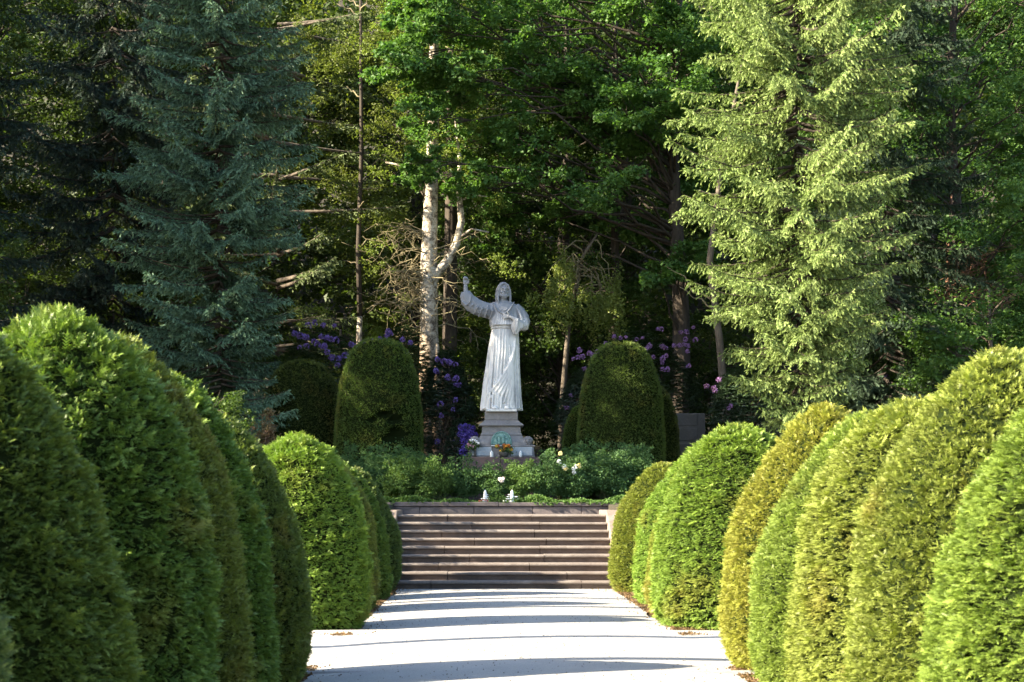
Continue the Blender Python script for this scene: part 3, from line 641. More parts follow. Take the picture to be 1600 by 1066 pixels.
# ------------------------------------------------------------------ the birches
def birch_big():
    r = empty("birch_tree", (-1.72, 41.0, ground_z(-1.7, 41)))
    tag(r, "old white barked birch with a forked crooked limb, left of the statue", "birch")
    g_ = np.random.default_rng(41); gt = Geo()
    z = np.array([-.2, 0, .8, 1.8, 3, 4.2, 5.2, 6.5, 8, 9.6, 11.2, 13, 15]); x = np.array([-.1, -.08, -.03, 0, .03, .06, .05, .05, .10, .16, .20, .2, .3])
    rr = np.array([.38, .34, .30, .28, .27, .265, .26, .24, .205, .18, .16, .13, .08])
    gt.tube(np.c_[x, 0 * z, z], rr, 16)
    z2 = np.array([-.2, .9, 2, 3.2, 4.2]); gt.tube(np.c_[.26 + 0 * z2, -.10 + 0 * z2, z2], [.24, .18, .17, .16, .08], 12)
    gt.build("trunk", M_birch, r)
    gf = Geo()
    gf.tube([(.06, 0, 5.75), (.30, -.05, 6.15), (.60, -.1, 6.45), (.86, -.1, 6.95), (1.0, -.05, 7.6), (.93, 0, 8.4), (.95, 0, 9.4), (.8, 0, 10.6)], [.20, .15, .13, .12, .10, .08, .06, .02], 12)
    gf.tube([(.9, -.1, 7.1), (1.3, -.2, 7.35), (1.8, -.2, 7.25)], [.05, .035, .02], 8)
    gf.tube([(.95, 0, 8.2), (1.3, -.1, 8.35), (1.75, -.1, 8.3)], [.04, .03, .015], 8)
    gf.tube([(.05, 0, 8.2), (-.25, -.1, 8.7), (-.7, -.1, 9.2), (-1.2, -.1, 9.3)], [.09, .07, .04, .02], 8)
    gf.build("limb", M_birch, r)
    gb = Geo()      # tangle of bare twigs round the fork
    for k in range(70):
        a = np.array([g_.uniform(-.1, .2), -.1, g_.uniform(4.2, 7.3)]); az = g_.uniform(0, 6.28); L = g_.uniform(.7, 1.9)
        if g_.uniform() < .6: az = math.pi + g_.uniform(-.9, .9)
        e = a + np.array([math.cos(az), math.sin(az) * .7, g_.uniform(-.25, .35)]) * L; P = limb(g_, a, e, 7, .22, g_.uniform(-.1, .25)); gb.tube(P, np.linspace(.022, .005, 7), 5)
        for j in range(5):
            b0 = P[g_.integers(2, 7)]; e2 = b0 + g_.normal(size=3) * .35 * np.array([1, 1, .8]) - np.array([0, 0, .1]); gb.tube(limb(g_, b0, e2, 5, .3), np.linspace(.010, .004, 5), 4)
    gb.build("twigs", M_twig, r)
    cs = np.array([(g_.uniform(-1.6, 1.6), g_.uniform(-1, 1), g_.uniform(9, 15)) for _ in range(16)] + [(-1.3, -.3, 6.5), (-1.0, .2, 5.2), (1.9, 0, 7.0), (2.2, -.2, 6.2), (1.6, .3, 8.2), (.9, -.2, 9.3), (1.2, 0, 10.2), (-1.2, -.2, 9.2)])
    P, N, T = clump_cloud(g_, cs, np.r_[np.full(16, .9), np.full(8, .6)], 9, 40); V, F, T = leaves(g_, P, N, .065, .028, T)
    cr = obj("crown", mesh_np("crown", V, F, M_leaf, T), r); cr.color = (.24, .29, .07, 1)
birch_big()
def slim_tree(x, y, pts, rad, mat, label, cat, leafc=None, seed=1, col=(.12, .16, .03, 1), name="birch_tree", twn=14):
    r = empty(name, (x, y, ground_z(x, y))); tag(r, label, cat); g_ = np.random.default_rng(seed)
    ks = 4 if mat is M_birch else len(pts)
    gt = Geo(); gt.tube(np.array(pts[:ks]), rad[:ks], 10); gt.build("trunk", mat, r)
    if ks < len(pts): gt = Geo(); gt.tube(np.array(pts[ks - 1:]), rad[ks - 1:], 10); gt.build("upper_trunk", M_darkbark, r)
    gb = Geo(); P0 = np.array(pts)
    for k in range(twn):
        z = g_.uniform(P0[1][2] + 1.2, P0[-1][2]); a = np.array([np.interp(z, P0[:, 2], P0[:, i]) for i in range(3)])
        az = g_.uniform(0, 6.28); e = a + np.array([math.cos(az), math.sin(az), g_.uniform(.2, .8)]) * g_.uniform(.5, 1.4); gb.tube(limb(g_, a, e, 6, .2), np.linspace(.03, .006, 6), 5)
    gb.build("limbs", M_twig, r)
    if leafc is None: return r
    if True:
        P, N, T = clump_cloud(g_, np.array(leafc), np.full(len(leafc), .7), 9, 45); V, F, T = leaves(g_, P, N, .065, .028, T)
        c = obj("crown", mesh_np("crown", V, F, M_leaf, T), r); c.color = col
    return r
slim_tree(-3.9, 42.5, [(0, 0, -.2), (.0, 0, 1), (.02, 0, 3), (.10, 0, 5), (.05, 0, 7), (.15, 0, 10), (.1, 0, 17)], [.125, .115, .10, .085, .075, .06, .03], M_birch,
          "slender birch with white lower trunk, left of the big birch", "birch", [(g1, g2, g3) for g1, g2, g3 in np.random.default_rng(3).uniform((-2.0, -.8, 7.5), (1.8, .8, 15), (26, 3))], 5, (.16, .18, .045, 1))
slim_tree(6.45, 38.2, [(.05, 0, -.2), (.02, 0, 2), (-.15, 0, 4), (-.42, 0, 6.2), (-.1, .2, 8.5), (.6, .5, 12)], [.12, .11, .10, .09, .07, .03], M_bark,
          "slim grey trunk leaning behind the left side of the sunlit spruce", "tree", None, 6, name="slim_tree", twn=5)
slim_tree(3.9, 44.0, [(0, 0, -.2), (0, 0, 3), (.1, 0, 6), (.1, 0, 17)], [.17, .16, .14, .06], M_darkbark,
          "straight brown trunk standing between the statue and mauve rhododendron", "tree", [(0, 0, 9.5), (.6, 0, 10.5), (-.6, 0, 10.8)], 7, (.03, .06, .02, 1), name="slim_tree", twn=6)
slim_tree(-1.15, 43.4, [(0, 0, -.2), (0, 0, 3), (.05, 0, 6), (.1, 0, 17)], [.27, .25, .22, .08], M_darkbark,
          "dark trunk standing just behind the big birch's right side", "tree", [(0, 0, 11), (.8, 0, 12)], 8, (.03, .06, .02, 1), name="slim_tree", twn=4)
# bright drooping bough of a young tree right of the statue
wt = empty("weeping_tree", (3.1, 42.3, ground_z(3, 42))); tag(wt, "thin tree with pale yellow green drooping sprays, right of the statue's head", "tree")
g_ = np.random.default_rng(90); gt = Geo(); gt.tube([(-.9, .6, -.2), (-.8, .5, 2.5), (-.6, .3, 5), (-.2, 0, 6.8), (.2, -.1, 7.4)], [.10, .09, .07, .05, .03], 8); gt.build("trunk", M_bark, wt)
gt = Geo(); P_, N_, T_ = [], [], []
for k in range(34):
    cxx = g_.uniform(-1.6, .9); a = np.array([g_.uniform(-.6, .2), 0, g_.uniform(5.6, 7.4)]); e = np.array([cxx, g_.uniform(-.6, .6), g_.uniform(5.0, 7.3)])
    if k > 20: e = np.array([g_.uniform(-.1, .8), g_.uniform(-.4, .4), g_.uniform(4.6, 6.4)])
    gt.tube(limb(g_, a, e, 6, .2, .15), np.linspace(.025, .006, 6), 5)
    for j in range(4):
        L = g_.uniform(.3, .9); s = np.linspace(0, 1, 60)[:, None] ** .8
        b0 = e + g_.normal(0, .18, 3); q = b0 + np.array([g_.uniform(-.15, .15), 0, -1]) * L * s + g_.normal(0, .05, (60, 3)); P_.append(q); N_.append(g_.normal(size=(60, 3)) + [-.4, -.4, .3]); T_.append(np.full(60, g_.uniform(.3, .7)))
gt.build("limbs", M_twig, wt)
V, F, T = leaves(g_, np.concatenate(P_), np.concatenate(N_), .07, .03, np.concatenate(T_)); c = obj("crown", mesh_np("crown", V, F, M_leaf, T), wt); c.color = (.27, .30, .09, 1)
# dead brown bough on the right
db = empty("dead_conifer", (13.3, 38.3, ground_z(13, 38))); tag(db, "dead reddish brown conifer bough low among leaves at the photo's right", "dead tree")
gt = Geo(); gt.tube([(-.9, 0, -.2), (-.85, 0, 3), (-.8, 0, 6.5), (-.7, 0, 8)], [.09, .08, .06, .03], 8)
for k in range(26):
    a = np.array([-.8, 0, g_.uniform(4.6, 6.6)]); e = a + np.array([g_.uniform(-.5, 1.7), g_.uniform(-.8, .5), g_.uniform(-.5, .3)]); P = limb(g_, a, e, 7, .15, -.1); gt.tube(P, np.linspace(.02, .005, 7), 5)
    for j in range(8):
        b0 = P[g_.integers(2, 7)]; gt.tube(limb(g_, b0, b0 + g_.normal(size=3) * .25 - [0, 0, .1], 4, .3), np.linspace(.010, .005, 4), 4)
gt.build("branches", simple_mat("dead_wood", (.20, .10, .07), .9, (.30, .17, .10), 6), db)

# ------------------------------------------------------------------ trees beyond the left edge whose shade falls on the statue and the slope
OG = "trees standing left of the photographed view"
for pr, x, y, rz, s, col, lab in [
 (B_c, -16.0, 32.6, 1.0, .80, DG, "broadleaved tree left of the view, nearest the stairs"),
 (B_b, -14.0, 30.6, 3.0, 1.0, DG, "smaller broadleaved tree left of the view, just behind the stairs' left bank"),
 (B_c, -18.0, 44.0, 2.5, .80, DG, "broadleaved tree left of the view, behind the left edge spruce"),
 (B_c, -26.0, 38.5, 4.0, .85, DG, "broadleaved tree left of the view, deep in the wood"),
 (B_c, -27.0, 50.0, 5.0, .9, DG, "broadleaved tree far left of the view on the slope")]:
    place(pr, (x, y, ground_z(x, y)), rz, s, col, lab, "tree", OG)

for x, y, rz, s, lab in [(-6.1, 26.9, 1, .62, "hidden bush added behind the left yews to dapple the stairs"), (-5.4, 24.0, 4, .46, "hidden bush added behind the left yews to shade the path before the stairs")]:
    place(B_s, (x, y, ground_z(x, y) - .05), rz, s, (.05, .09, .025, 1), lab, "bush", "hidden bushes added for shade behind the left yew row")  # added out of sight to throw dappled shade on the stairs and path
for x, y, sd__ in ((-11.5, 13.1, 51), (-10.8, 10.95, 52), (-12.0, 15.9, 53), (-12.3, 17.5, 54), (-12.0, 19.5, 55)):
    slim_tree(x, y, [(0, 0, -.2), (0, 0, 2), (.05, 0, 5), (.02, 0, 8), (.1, 0, 12)], [.15, .14, .13, .12, .05], M_bark, "slim bare trunked tree on the lawn left of the view", "tree", [(0, 0, 12), (.5, 0, 12.6), (-.5, .2, 13)], sd__, (.05, .1, .03, 1), name="slim_tree", twn=0)["group"] = "slim trees on the left lawn"

# ------------------------------------------------------------------ rhododendrons
def petals_ball(mat, seed, n=46, R=.075):
    g_ = np.random.default_rng(seed); u = nrm(g_.normal(size=(n, 3)) + np.array([0, 0, .35])); P = u * R * g_.uniform(.55, 1, (n, 1))
    tv = np.array([(0, 0, 0), (.026, .022, .006), (0, .05, 0), (-.026, .022, .006)]); tf = np.array([(0, 1, 2), (0, 2, 3)])
    d = nrm(np.cross(u, g_.normal(size=(n, 3))) + u * .5); V, F, T = scatter(tv, tf, frames(d, u, g_.uniform(.8, 1.3, n)), P, np.array([0, .3, .5, .3]), g_.uniform(0, .5, n))
    return mesh_np("flower_cluster", V, F, mat, T)
PB = {k: [petals_ball(m_, 100 + i) for i in range(3)] for k, m_ in (("purple", M_purple), ("mauve", M_mauve), ("violet", M_violet))}
def rhodo(name_seed, loc, dims, nleaf, kind, flowers, label, col, nf=0, lsize=.11):
    """leathery leaf rosettes over a lumpy mound; flowers: list of (x,z) seen on its front, plus nf random ones"""
    g_ = np.random.default_rng(name_seed); r = empty("rhododendron", loc); tag(r, label, "rhododendron", "rhododendrons in bloom around the statue")
    a, b_, h = dims; n0 = nleaf
    u = nrm(g_.normal(size=(n0, 3))); u[:, 2] = np.abs(u[:, 2]) * 1.1 - .1
    rad = (.80 + .22 * noise(u, 3.2, name_seed) * .6) * g_.uniform(.72, 1.0, n0) ** .5
    P = u * rad[:, None] * np.array([a, b_, h * .5]) + np.array([0, 0, h * .5]); P[:, 2] = np.maximum(P[:, 2], .05)
    low = g_.uniform(size=n0) < .35; P[low, 2] *= g_.uniform(.2, 1, low.sum())
    m7 = 7; Pr = np.repeat(P, m7, 0); az = np.tile(np.arange(m7) * 2 * math.pi / m7, n0) + np.repeat(g_.uniform(0, 6, n0), m7)
    d = np.stack([np.cos(az), np.sin(az), g_.uniform(-.45, .25, len(az))], -1) + np.repeat(u, m7, 0) * .3
    tv, tf, tt = leaf_t(lsize, lsize * .2); V, F, T = scatter(tv, tf, frames(d, np.tile([0, 0, 1.], (len(az), 1)) + np.repeat(u, m7, 0) * .6, g_.uniform(.8, 1.2, len(az))), Pr, tt, np.clip(g_.normal(.3, .2, len(az)), 0, .9))
    f = obj("foliage", mesh_np("foliage", V, F, M_rhodo, T), r); f.color = (*[q * 1.5 for q in col], 1)
    gs = Geo()
    for k in range(9): gs.tube(limb(g_, np.array([0, 0, -.1]), u[k] * np.array([a, b_, h * .5]) * .75 + [0, 0, h * .5], 6, .12), np.linspace(.05, .012, 6), 6)
    gs.build("stems", M_bark, r)
    fl = list(flowers)
    for k in range(nf):
        uu = nrm(np.array([g_.normal(), -abs(g_.normal()) - .3, g_.normal() * .8 + .2])); q = uu * np.array([a, b_, h * .5]) * .92 + [0, 0, h * .5]; fl.append((q[0], q[2]))
    for x, z in fl:
        kx = min(1, abs(x) / a); kz = min(1, abs(z - h * .5) / (h * .5)); yb = -b_ * math.sqrt(max(0, 1 - kx * kx - kz * kz)) * .93
        fo = obj("flower_cluster", PB[kind][g_.integers(3)], r, (x, yb - .02, z), g_.uniform(0, 6)); s_ = g_.uniform(.55, .95) if kind == 'mauve' else g_.uniform(.7, 1.15); fo.scale = (s_,) * 3
# photo pixels -> metres at a given distance
def at(px, py, Y): return ((px - 760) * Y / FPX, Y, 1.6 + (785 - py) * Y / FPX)
def fl_px(lst, Y, loc): return [((px - 760) * Y / FPX - loc[0], 1.6 + (785 - py) * Y / FPX - loc[2]) for px, py in lst]
L1 = (-4.55, 38.6, 2.0)
rhodo(61, L1, (1.75, 1.2, 4.6), 1900, "purple", fl_px([(457, 519), (467, 523), (477, 526), (490, 533), (467, 542), (478, 540), (500, 525), (509, 527), (517, 529), (523, 530), (495, 538), (505, 541), (511, 550), (519, 559), (529, 560), (502, 505), (519, 505), (478, 505), (547, 536), (552, 539), (538, 555), (527, 571), (548, 565), (488, 500)], 37.6, L1), "purple flowered rhododendron between the blue spruce and the holed yew", (.035, .065, .02))
L2 = (-2.45, 39.6, 2.1)
rhodo(62, L2, (1.3, 1.0, 4.9), 1500, "purple", fl_px([(582, 531), (593, 528), (606, 517), (604, 524), (609, 520), (628, 530), (620, 545), (570, 535), (640, 535), (636, 552)], 38.7, L2), "rhododendron with few purple blooms above the holed yew, beside the birch", (.035, .06, .02))
L3 = (-1.05, 37.8, 1.95)
rhodo(63, L3, (.95, .9, 4.1), 1200, "purple", fl_px([(684, 561), (702, 566), (712, 569), (682, 580), (699, 590), (712, 602), (717, 602), (688, 632), (708, 640), (712, 592), (694, 565), (712, 625), (683, 690), (710, 692), (690, 650)], 37.0, L3), "narrow dark rhododendron with lilac blooms between birch trunk and statue", (.025, .045, .02))
L4 = (-.62, 35.2, 1.85)
rhodo(64, L4, (.5, .42, 1.95), 420, "violet", fl_px([(720, 668), (726, 666), (732, 668), (738, 670), (722, 674), (729, 675), (736, 677), (742, 680), (724, 682), (731, 684), (738, 686), (722, 690), (730, 692), (726, 700), (734, 699), (740, 693), (718, 680), (720, 706), (727, 709)], 34.85, L4), "small deep violet rhododendron close left of the pedestal", (.03, .05, .03), lsize=.08)
L5 = (4.4, 39.8, 2.1)
rhodo(65, L5, (1.95, 1.2, 4.6), 2100, "mauve", fl_px([(962, 523), (972, 526), (980, 525), (949, 534), (996, 529), (1005, 527), (1031, 511), (1037, 511), (1072, 513), (1081, 512), (1077, 526), (1095, 525), (1072, 536), (1080, 537), (1064, 538), (1056, 539), (1013, 543), (1016, 540), (1011, 545), (1036, 541), (1041, 543), (1077, 547), (1021, 558), (1036, 560), (1041, 556), (1035, 567), (1034, 577), (1042, 578), (1078, 571), (1092, 505)], 38.8, L5), "broad mauve flowered rhododendron behind the right large yew", (.03, .05, .02))
L6 = (2.75, 38.4, 2.0)
rhodo(66, L6, (1.1, .9, 3.7), 1200, "mauve", fl_px([(897, 558), (905, 556), (912, 555), (923, 549), (909, 543), (937, 545), (914, 576), (886, 637), (892, 618), (928, 552)], 37.6, L6), "greyish leaved rhododendron with few pink blooms, left behind the right large yew", (.05, .075, .045))
L7 = (6.55, 36.4, 1.95)
rhodo(67, L7, (1.05, .9, 3.6), 1300, "mauve", fl_px([(1111, 600), (1121, 609), (1127, 592), (1140, 638), (1144, 634), (1120, 605)], 35.5, L7), "low rhododendron with pink blooms under the sunlit spruce", (.04, .07, .035))
L8 = (11.3, 38.6, 2.1)
rhodo(68, L8, (1.9, 1.0, 3.2), 1500, "purple", [], "dark rhododendron with faint violet blooms right of the sunlit spruce", (.02, .035, .016), nf=12)

# ------------------------------------------------------------------ concrete wall panel right of the yew
cw = empty("concrete_panel", (5.6, 38.9, 1.9)); tag(cw, "pale grey concrete wall panel between the right large yew and sunlit spruce", "wall")
gc = Geo(); gc.box(-.85, .42, 0, .25, -.1, 2.15); gc.build("panel", M_con, cw, .015, 2)
gc = Geo()
for k in range(5): gc.box(-.8, .2, -.012, .02, .2 + k * .4, .53 + k * .4)
gc.build("block_face", M_con, cw, .01, 1)

# ------------------------------------------------------------------ pedestal
PX, PY = .354, 34.0
pd = empty("stone_pedestal", (PX, PY, 0)); tag(pd, "tiered pale limestone pedestal with scrolls and pale lower panels under the statue", "pedestal")
gp = Geo(); gp.sqlathe([(.395, .34, 3.56), (.395, .34, 3.756)], 0, 0)
gp.build("upper_block", M_ped, pd, .012, 2)
gp = Geo(); gp.sqlathe([(.53, .47, 3.415), (.53, .47, 3.447), (.50, .44, 3.465), (.44, .385, 3.51), (.40, .345, 3.556)], 0, 0); gp.build("flared_moulding", M_ped, pd, .006, 1)
gp = Geo(); gp.sqlathe([(.49, .43, 3.188), (.49, .43, 3.225), (.465, .41, 3.24), (.455, .40, 3.411)], 0, 0); gp.build("middle_block", M_ped, pd, .008, 1)
gp = Geo(); gp.sqlathe([(.60, .52, 2.955), (.59, .51, 3.03), (.54, .47, 3.10), (.495, .435, 3.184)], 0, 0); gp.build("lower_moulding", M_ped, pd, .008, 1)
for sg in (-1, 1):      # corner scrolls with rosette
    gs = Geo(); P = []
    for k in range(26):
        a = k * .42; rr = .115 * (1 - k / 30); P.append((sg * (.62 + rr * math.cos(a)), -.47, 3.04 + rr * math.sin(a)))
    gs.tube(P, [.030] * 26, 8)
    P2 = [(p_[0], .38, p_[2]) for p_ in P]; gs.tube(P2, [.030] * 26, 8)
    gs.lathe([(.001, -.0), (.10, .0), (.10, .9), (.001, .9)], 0, 0, 14)
    n0 = len(gs.v) - 4 * 14
    for i in range(n0, len(gs.v)): x, y, z = gs.v[i]; gs.v[i] = (sg * .62 + x, -.5 + z, 3.04 + y)
    gs.ell((sg * .62, -.51, 3.04), (.045, .03, .045))
    for k in range(6): gs.ell((sg * .62 + .062 * math.cos(k * 1.05), -.50, 3.04 + .062 * math.sin(k * 1.05)), (.028, .022, .028), 8, 6)
    gs.box(sg * .62 - .12, sg * .62 + .12, -.40, .42, 2.957, 3.0)
    gs.build("scroll", M_ped, pd)
gp = Geo(); gp.sqlathe([(.80, .62, 2.67), (.80, .62, 2.69), (.78, .60, 2.71), (.77, .59, 2.90), (.80, .62, 2.92), (.80, .62, 2.95)], 0, 0); gp.build("lower_plinth", M_ped, pd, .008, 1)
for sg in (-1, 1): gp = Geo(); gp.box(sg * .48 - .25, sg * .48 + .25, -.635, -.60, 2.70, 2.905); gp.build("pale_panel", M_panel, pd, .006, 1)
gp = Geo(); gp.box(-.24, .24, -.64, -.60, 2.925, 2.945); gp.build("white_ledge", M_white, pd, .004, 1)
gp = Geo(); gp.box(-.92, -.02, -.78, .72, 1.6, 2.665); gp.box(-.01, .92, -.78, .72, 1.6, 2.66); gp.build("base_stone", M_plinth, pd, .02, 2)
# bronze relief plaque
rl = Geo(); n_ = 20; ring = []
arc = [(.235 * math.cos(math.pi * k / n_), 2.965 + .30 * math.sin(math.pi * k / n_) ** .8) for k in range(n_ + 1)]
for y in (-.56, -.49): ring.append([(x, y, z) for x, z in arc])
b0 = len(arc); rl.add(ring[0] + ring[1], [tuple(range(b0)), tuple(range(2 * b0 - 1, b0 - 1, -1))] + [(i, i + b0, (i + 1) % b0 + b0, (i + 1) % b0) for i in range(b0)])
rl.tube([(x, -.565, z) for x, z in arc], .016, 8)
for k, (x, z, a, h_) in enumerate([(-.12, 3.02, .045, .08), (-.05, 3.05, .04, .10), (.04, 3.06, .045, .11), (.12, 3.02, .04, .08), (0, 3.16, .09, .05)]):
    rl.ell((x, -.57, z), (a, .03, h_), 10, 7)
    if k < 4: rl.ell((x, -.58, z + h_ + .02), (.022, .02, .026), 8, 6)
rl.build("bronze_relief", M_bronze, pd)

# ------------------------------------------------------------------ statue
def statue():
    G_ = Geo(); n = 72
    secs = [(0.00, 0.00, .00, .500, .36), (.10, .0, .0, .495, .355), (.5, .01, .0, .46, .335), (1.0, .035, .0, .415, .305), (1.5, .065, .0, .375, .275), (1.85, .09, .0, .335, .25), (1.98, .095, .0, .315, .235),
            (2.02, .09, -.01, .345, .27), (2.08, .085, -.01, .36, .275), (2.2, .08, 0, .355, .265), (2.35, .07, .0, .36, .25), (2.48, .065, .01, .36, .225), (2.55, .06, .02, .32, .19), (2.60, .055, .02, .22, .15), (2.64, .05, .0, .105, .11), (2.85, .05, .0, .085, .10)]
    rings = []; zs = np.linspace(0, 2.85, 60)
    A = np.array(secs)
    for z in zs:
        cx_, cy_, rx, ry = [np.interp(z, A[:, 0], A[:, i]) for i in (1, 2, 3, 4)]; pts = []
        for i in range(n):
            th = 2 * math.pi * i / n
            k = np.clip((1.98 - z) / 1.2, 0, 1) if z < 1.98 else 0
            f = .055 * k ** .6 * (1 - 2 * abs(math.sin(th * 5.5 + .5 * math.sin(z * 1.2) + .35 * z))) + .03 * k * math.sin(th * 13 + z * .9)
            if z >= 2.0: f = .035 * math.sin(th * 9 + z * 3) * np.clip((2.55 - z) / .3, 0, 1)
            pts.append((cx_ + rx * (1 + f) * math.cos(th), cy_ + ry * (1 + f) * math.sin(th), z))
        rings.append(pts)
    G_.loft(rings)
    def onsurf(x, z, off=.0):
        cx_, cy_, rx, ry = [np.interp(z, A[:, 0], A[:, i]) for i in (1, 2, 3, 4)]; u = np.clip((x - cx_) / rx, -.98, .98)
        return (x, cy_ - ry * math.sqrt(1 - u * u) - off, z)
    # mantle: long sweeping folds from the left hip to the right foot
    for k in range(7):
        x0, z0_ = .34 - .01 * k, 1.72 - .07 * k; x1, z1_ = -.34 + .10 * k, .34 - .045 * k; P = []
        for s in np.linspace(0, 1, 16):
            bx = x0 + (x1 - x0) * s ** 1.7 ; bz = z0_ + (z1_ - z0_) * s ** .85
            P.append(onsurf(bx, bz, .008 + .018 * math.sin(s * math.pi)))
        G_.tube(P, .026 + .018 * np.sin(np.linspace(0, 1, 16) * math.pi), 8)
    for k in range(5):   # straight folds hanging on the left thigh side
        x = .14 + k * .062; G_.tube([onsurf(x, 1.55, .0), onsurf(x + .015, 1.0, .012), onsurf(x + .03, .5, .018), onsurf(x + .04, .03, .02)], [.016, .022, .026, .028], 8)
    for k in range(5):   # folds over the right leg
        x = -.18 - .0 * k + k * .07; G_.tube([onsurf(x + .03, 1.93, .0), onsurf(x, 1.4, .012), onsurf(x - .05, .8, .015), onsurf(x - .11, .05, .02)], [.014, .02, .024, .026], 8)
    G_.tube([onsurf(-.45 + .95 * s, .03 + .02 * math.sin(s * 22), .012) for s in np.linspace(0, 1, 30)], .018, 6)
    # belt under the bloused chest
    G_.tube([(.095 + .325 * math.cos(a), -.005 + .245 * math.sin(a), 1.975) for a in np.linspace(0, 2 * math.pi, 40)], .022, 8)
    for k in range(9):   # blouse folds
        x = -.16 + k * .055; G_.tube([onsurf(x * .5 + .03, 2.52, -.01), onsurf(x * .9 + .02, 2.25, .012), onsurf(x, 2.03, .03)], [.012, .02, .028], 8)
    for k in range(3):   # draped neckline
        P = []
        for q_ in np.linspace(-1, 1, 18): P.append((.055 + (.165 + .045 * k) * q_, -.165 - .045 * k - .045 * (1 - q_ * q_) + .13 * q_ * q_, 2.60 - (.15 + .075 * k) * (1 - q_ * q_)))
        G_.tube(P, .015, 8)
    # raised right arm: wide sleeve hanging open
    def swp(P, ra, rb, m_=24, fold=.0, fr=7):
        P = np.array(P, float); T = np.gradient(P, axis=0); rings = []
        up = np.array([0, 0, 1.])
        for j in range(len(P)):
            t = T[j] / np.linalg.norm(T[j]); s1 = np.cross(t, [0, 1, 0]); s1 /= np.linalg.norm(s1) + 1e-9; s2 = np.cross(s1, t)
            rings.append([tuple(P[j] + (1 + fold * math.sin(fr * a + j * .7)) * (ra[j] * math.cos(a) * s1 + rb[j] * math.sin(a) * s2)) for a in np.arange(m_) * 2 * math.pi / m_])
        G_.loft(rings)
    swp([(-.12, 0, 2.42), (-.28, -.02, 2.40), (-.45, -.05, 2.44), (-.60, -.08, 2.49), (-.71, -.10, 2.56), (-.80, -.12, 2.64), (-.845, -.13, 2.76), (-.86, -.13, 2.83)],
        [.20, .19, .185, .19, .195, .18, .15, .115], [.17, .155, .145, .14, .135, .125, .11, .095], fold=.05)
    for k, (xa, za, xb, zb) in enumerate([(-.30, 2.58, -.40, 2.22), (-.42, 2.58, -.55, 2.24), (-.52, 2.60, -.66, 2.30), (-.62, 2.64, -.78, 2.38), (-.70, 2.70, -.87, 2.50), (-.20, 2.54, -.28, 2.18)]):
        G_.tube([(xa, -.10, za), (xa * .45 + xb * .55 + .03, -.24, (za + zb) / 2), (xb, -.13, zb)], [.014, .026, .018], 8)
    G_.tube([(-.76, -.13, 2.86), (-.72, -.22, 2.74), (-.75, -.25, 2.58), (-.84, -.24, 2.50), (-.92, -.20, 2.60), (-.945, -.15, 2.74), (-.93, -.1, 2.84)], .022, 8)   # sleeve rim
    G_.tube([(-.84, -.13, 2.66), (-.845, -.14, 2.82), (-.85, -.15, 2.94), (-.85, -.16, 2.99)], [.075, .062, .050, .048], 14)   # forearm
    # raised hand, loosely closed, palm forward
    G_.ell((-.855, -.165, 3.06), (.060, .035, .070), 14, 9)
    for k, x in enumerate((-.90, -.872, -.842, -.812)):
        l = (.085, .105, .10, .08)[k]
        G_.tube([(x, -.165, 3.09), (x * 1.0, -.175, 3.09 + l * .75), (x + .002, -.205, 3.09 + l), (x + .004, -.235, 3.085 + l * .8), (x + .004, -.235, 3.09 + l * .45)], [.0165, .0155, .015, .014, .012], 8)
    G_.tube([(-.80, -.17, 3.02), (-.775, -.19, 3.07), (-.785, -.215, 3.12), (-.80, -.235, 3.135)], [.022, .019, .016, .013], 8)
    # left arm across the chest, wide sleeve
    swp([(.33, .02, 2.50), (.43, .01, 2.38), (.51, -.01, 2.24), (.55, -.04, 2.12), (.53, -.10, 2.03), (.45, -.20, 2.02), (.38, -.25, 2.08)],
        [.12, .14, .155, .15, .14, .13, .10], [.14, .15, .155, .155, .14, .11, .09], fold=.05)
    for k in range(4): G_.tube([(.34 + .03 * k, -.12 - .01 * k, 2.50 - .03 * k), (.46 + .02 * k, -.18, 2.28 - .03 * k), (.50 - .01 * k, -.21, 2.05 + .0 * k)], [.014, .024, .016], 8)
    # cuff hanging from the left forearm
    rings = []
    for j, z in enumerate(np.linspace(2.18, 1.80, 9)):
        s = j / 8; cx_ = .355 - .01 * s; w1 = .075 + .045 * math.sin(s * 2.4) - .06 * s * s * s; rings.append([(cx_ + w1 * math.cos(a) * (1 + .1 * math.sin(5 * a)), -.30 + .07 * math.sin(a) * (1 - .4 * s) + .02 * s, z) for a in np.arange(20) * 2 * math.pi / 20])
    G_.loft(rings)
    for k in range(3): G_.tube([(.32 + .035 * k, -.37, 2.15), (.325 + .03 * k, -.375, 1.98), (.335 + .015 * k, -.35, 1.84 + .03 * k)], .014, 6)
    G_.tube([(.40, -.28, 2.10), (.31, -.33, 2.16), (.24, -.345, 2.20), (.205, -.345, 2.215)], [.062, .052, .042, .038], 12)
    # hand resting on the breast
    G_.ell((.165, -.345, 2.225), (.062, .030, .050), 14, 9, Matrix.Rotation(R_(18), 3, 'Y'))
    for k in range(4):
        l = (.10, .115, .11, .09)[k]; z = 2.262 - k * .027; sl_ = .028 - k * .012
        G_.tube([(.135, -.350, z), (.135 - l * .5, -.352, z + sl_ * .5), (.135 - l, -.335, z + sl_)], [.0165, .015, .0125], 8)
    G_.tube([(.19, -.355, 2.265), (.165, -.37, 2.305), (.135, -.36, 2.335)], [.020, .017, .013], 8)
    # head turned slightly to its left, with face, beard and long hair
    hc = Vector((.06, -.045, 2.875)); Rz = Matrix.Rotation(R_(10), 3, 'Z')
    def h(p): return tuple(hc + Rz @ Vector(p))
    G_.ell(hc, (.118, .145, .165), 24, 16); G_.ell(h((0, -.035, -.075)), (.088, .105, .115), 20, 12)
    G_.ell(h((0, .035, .045)), (.150, .150, .175), 22, 14)                           # hair cap
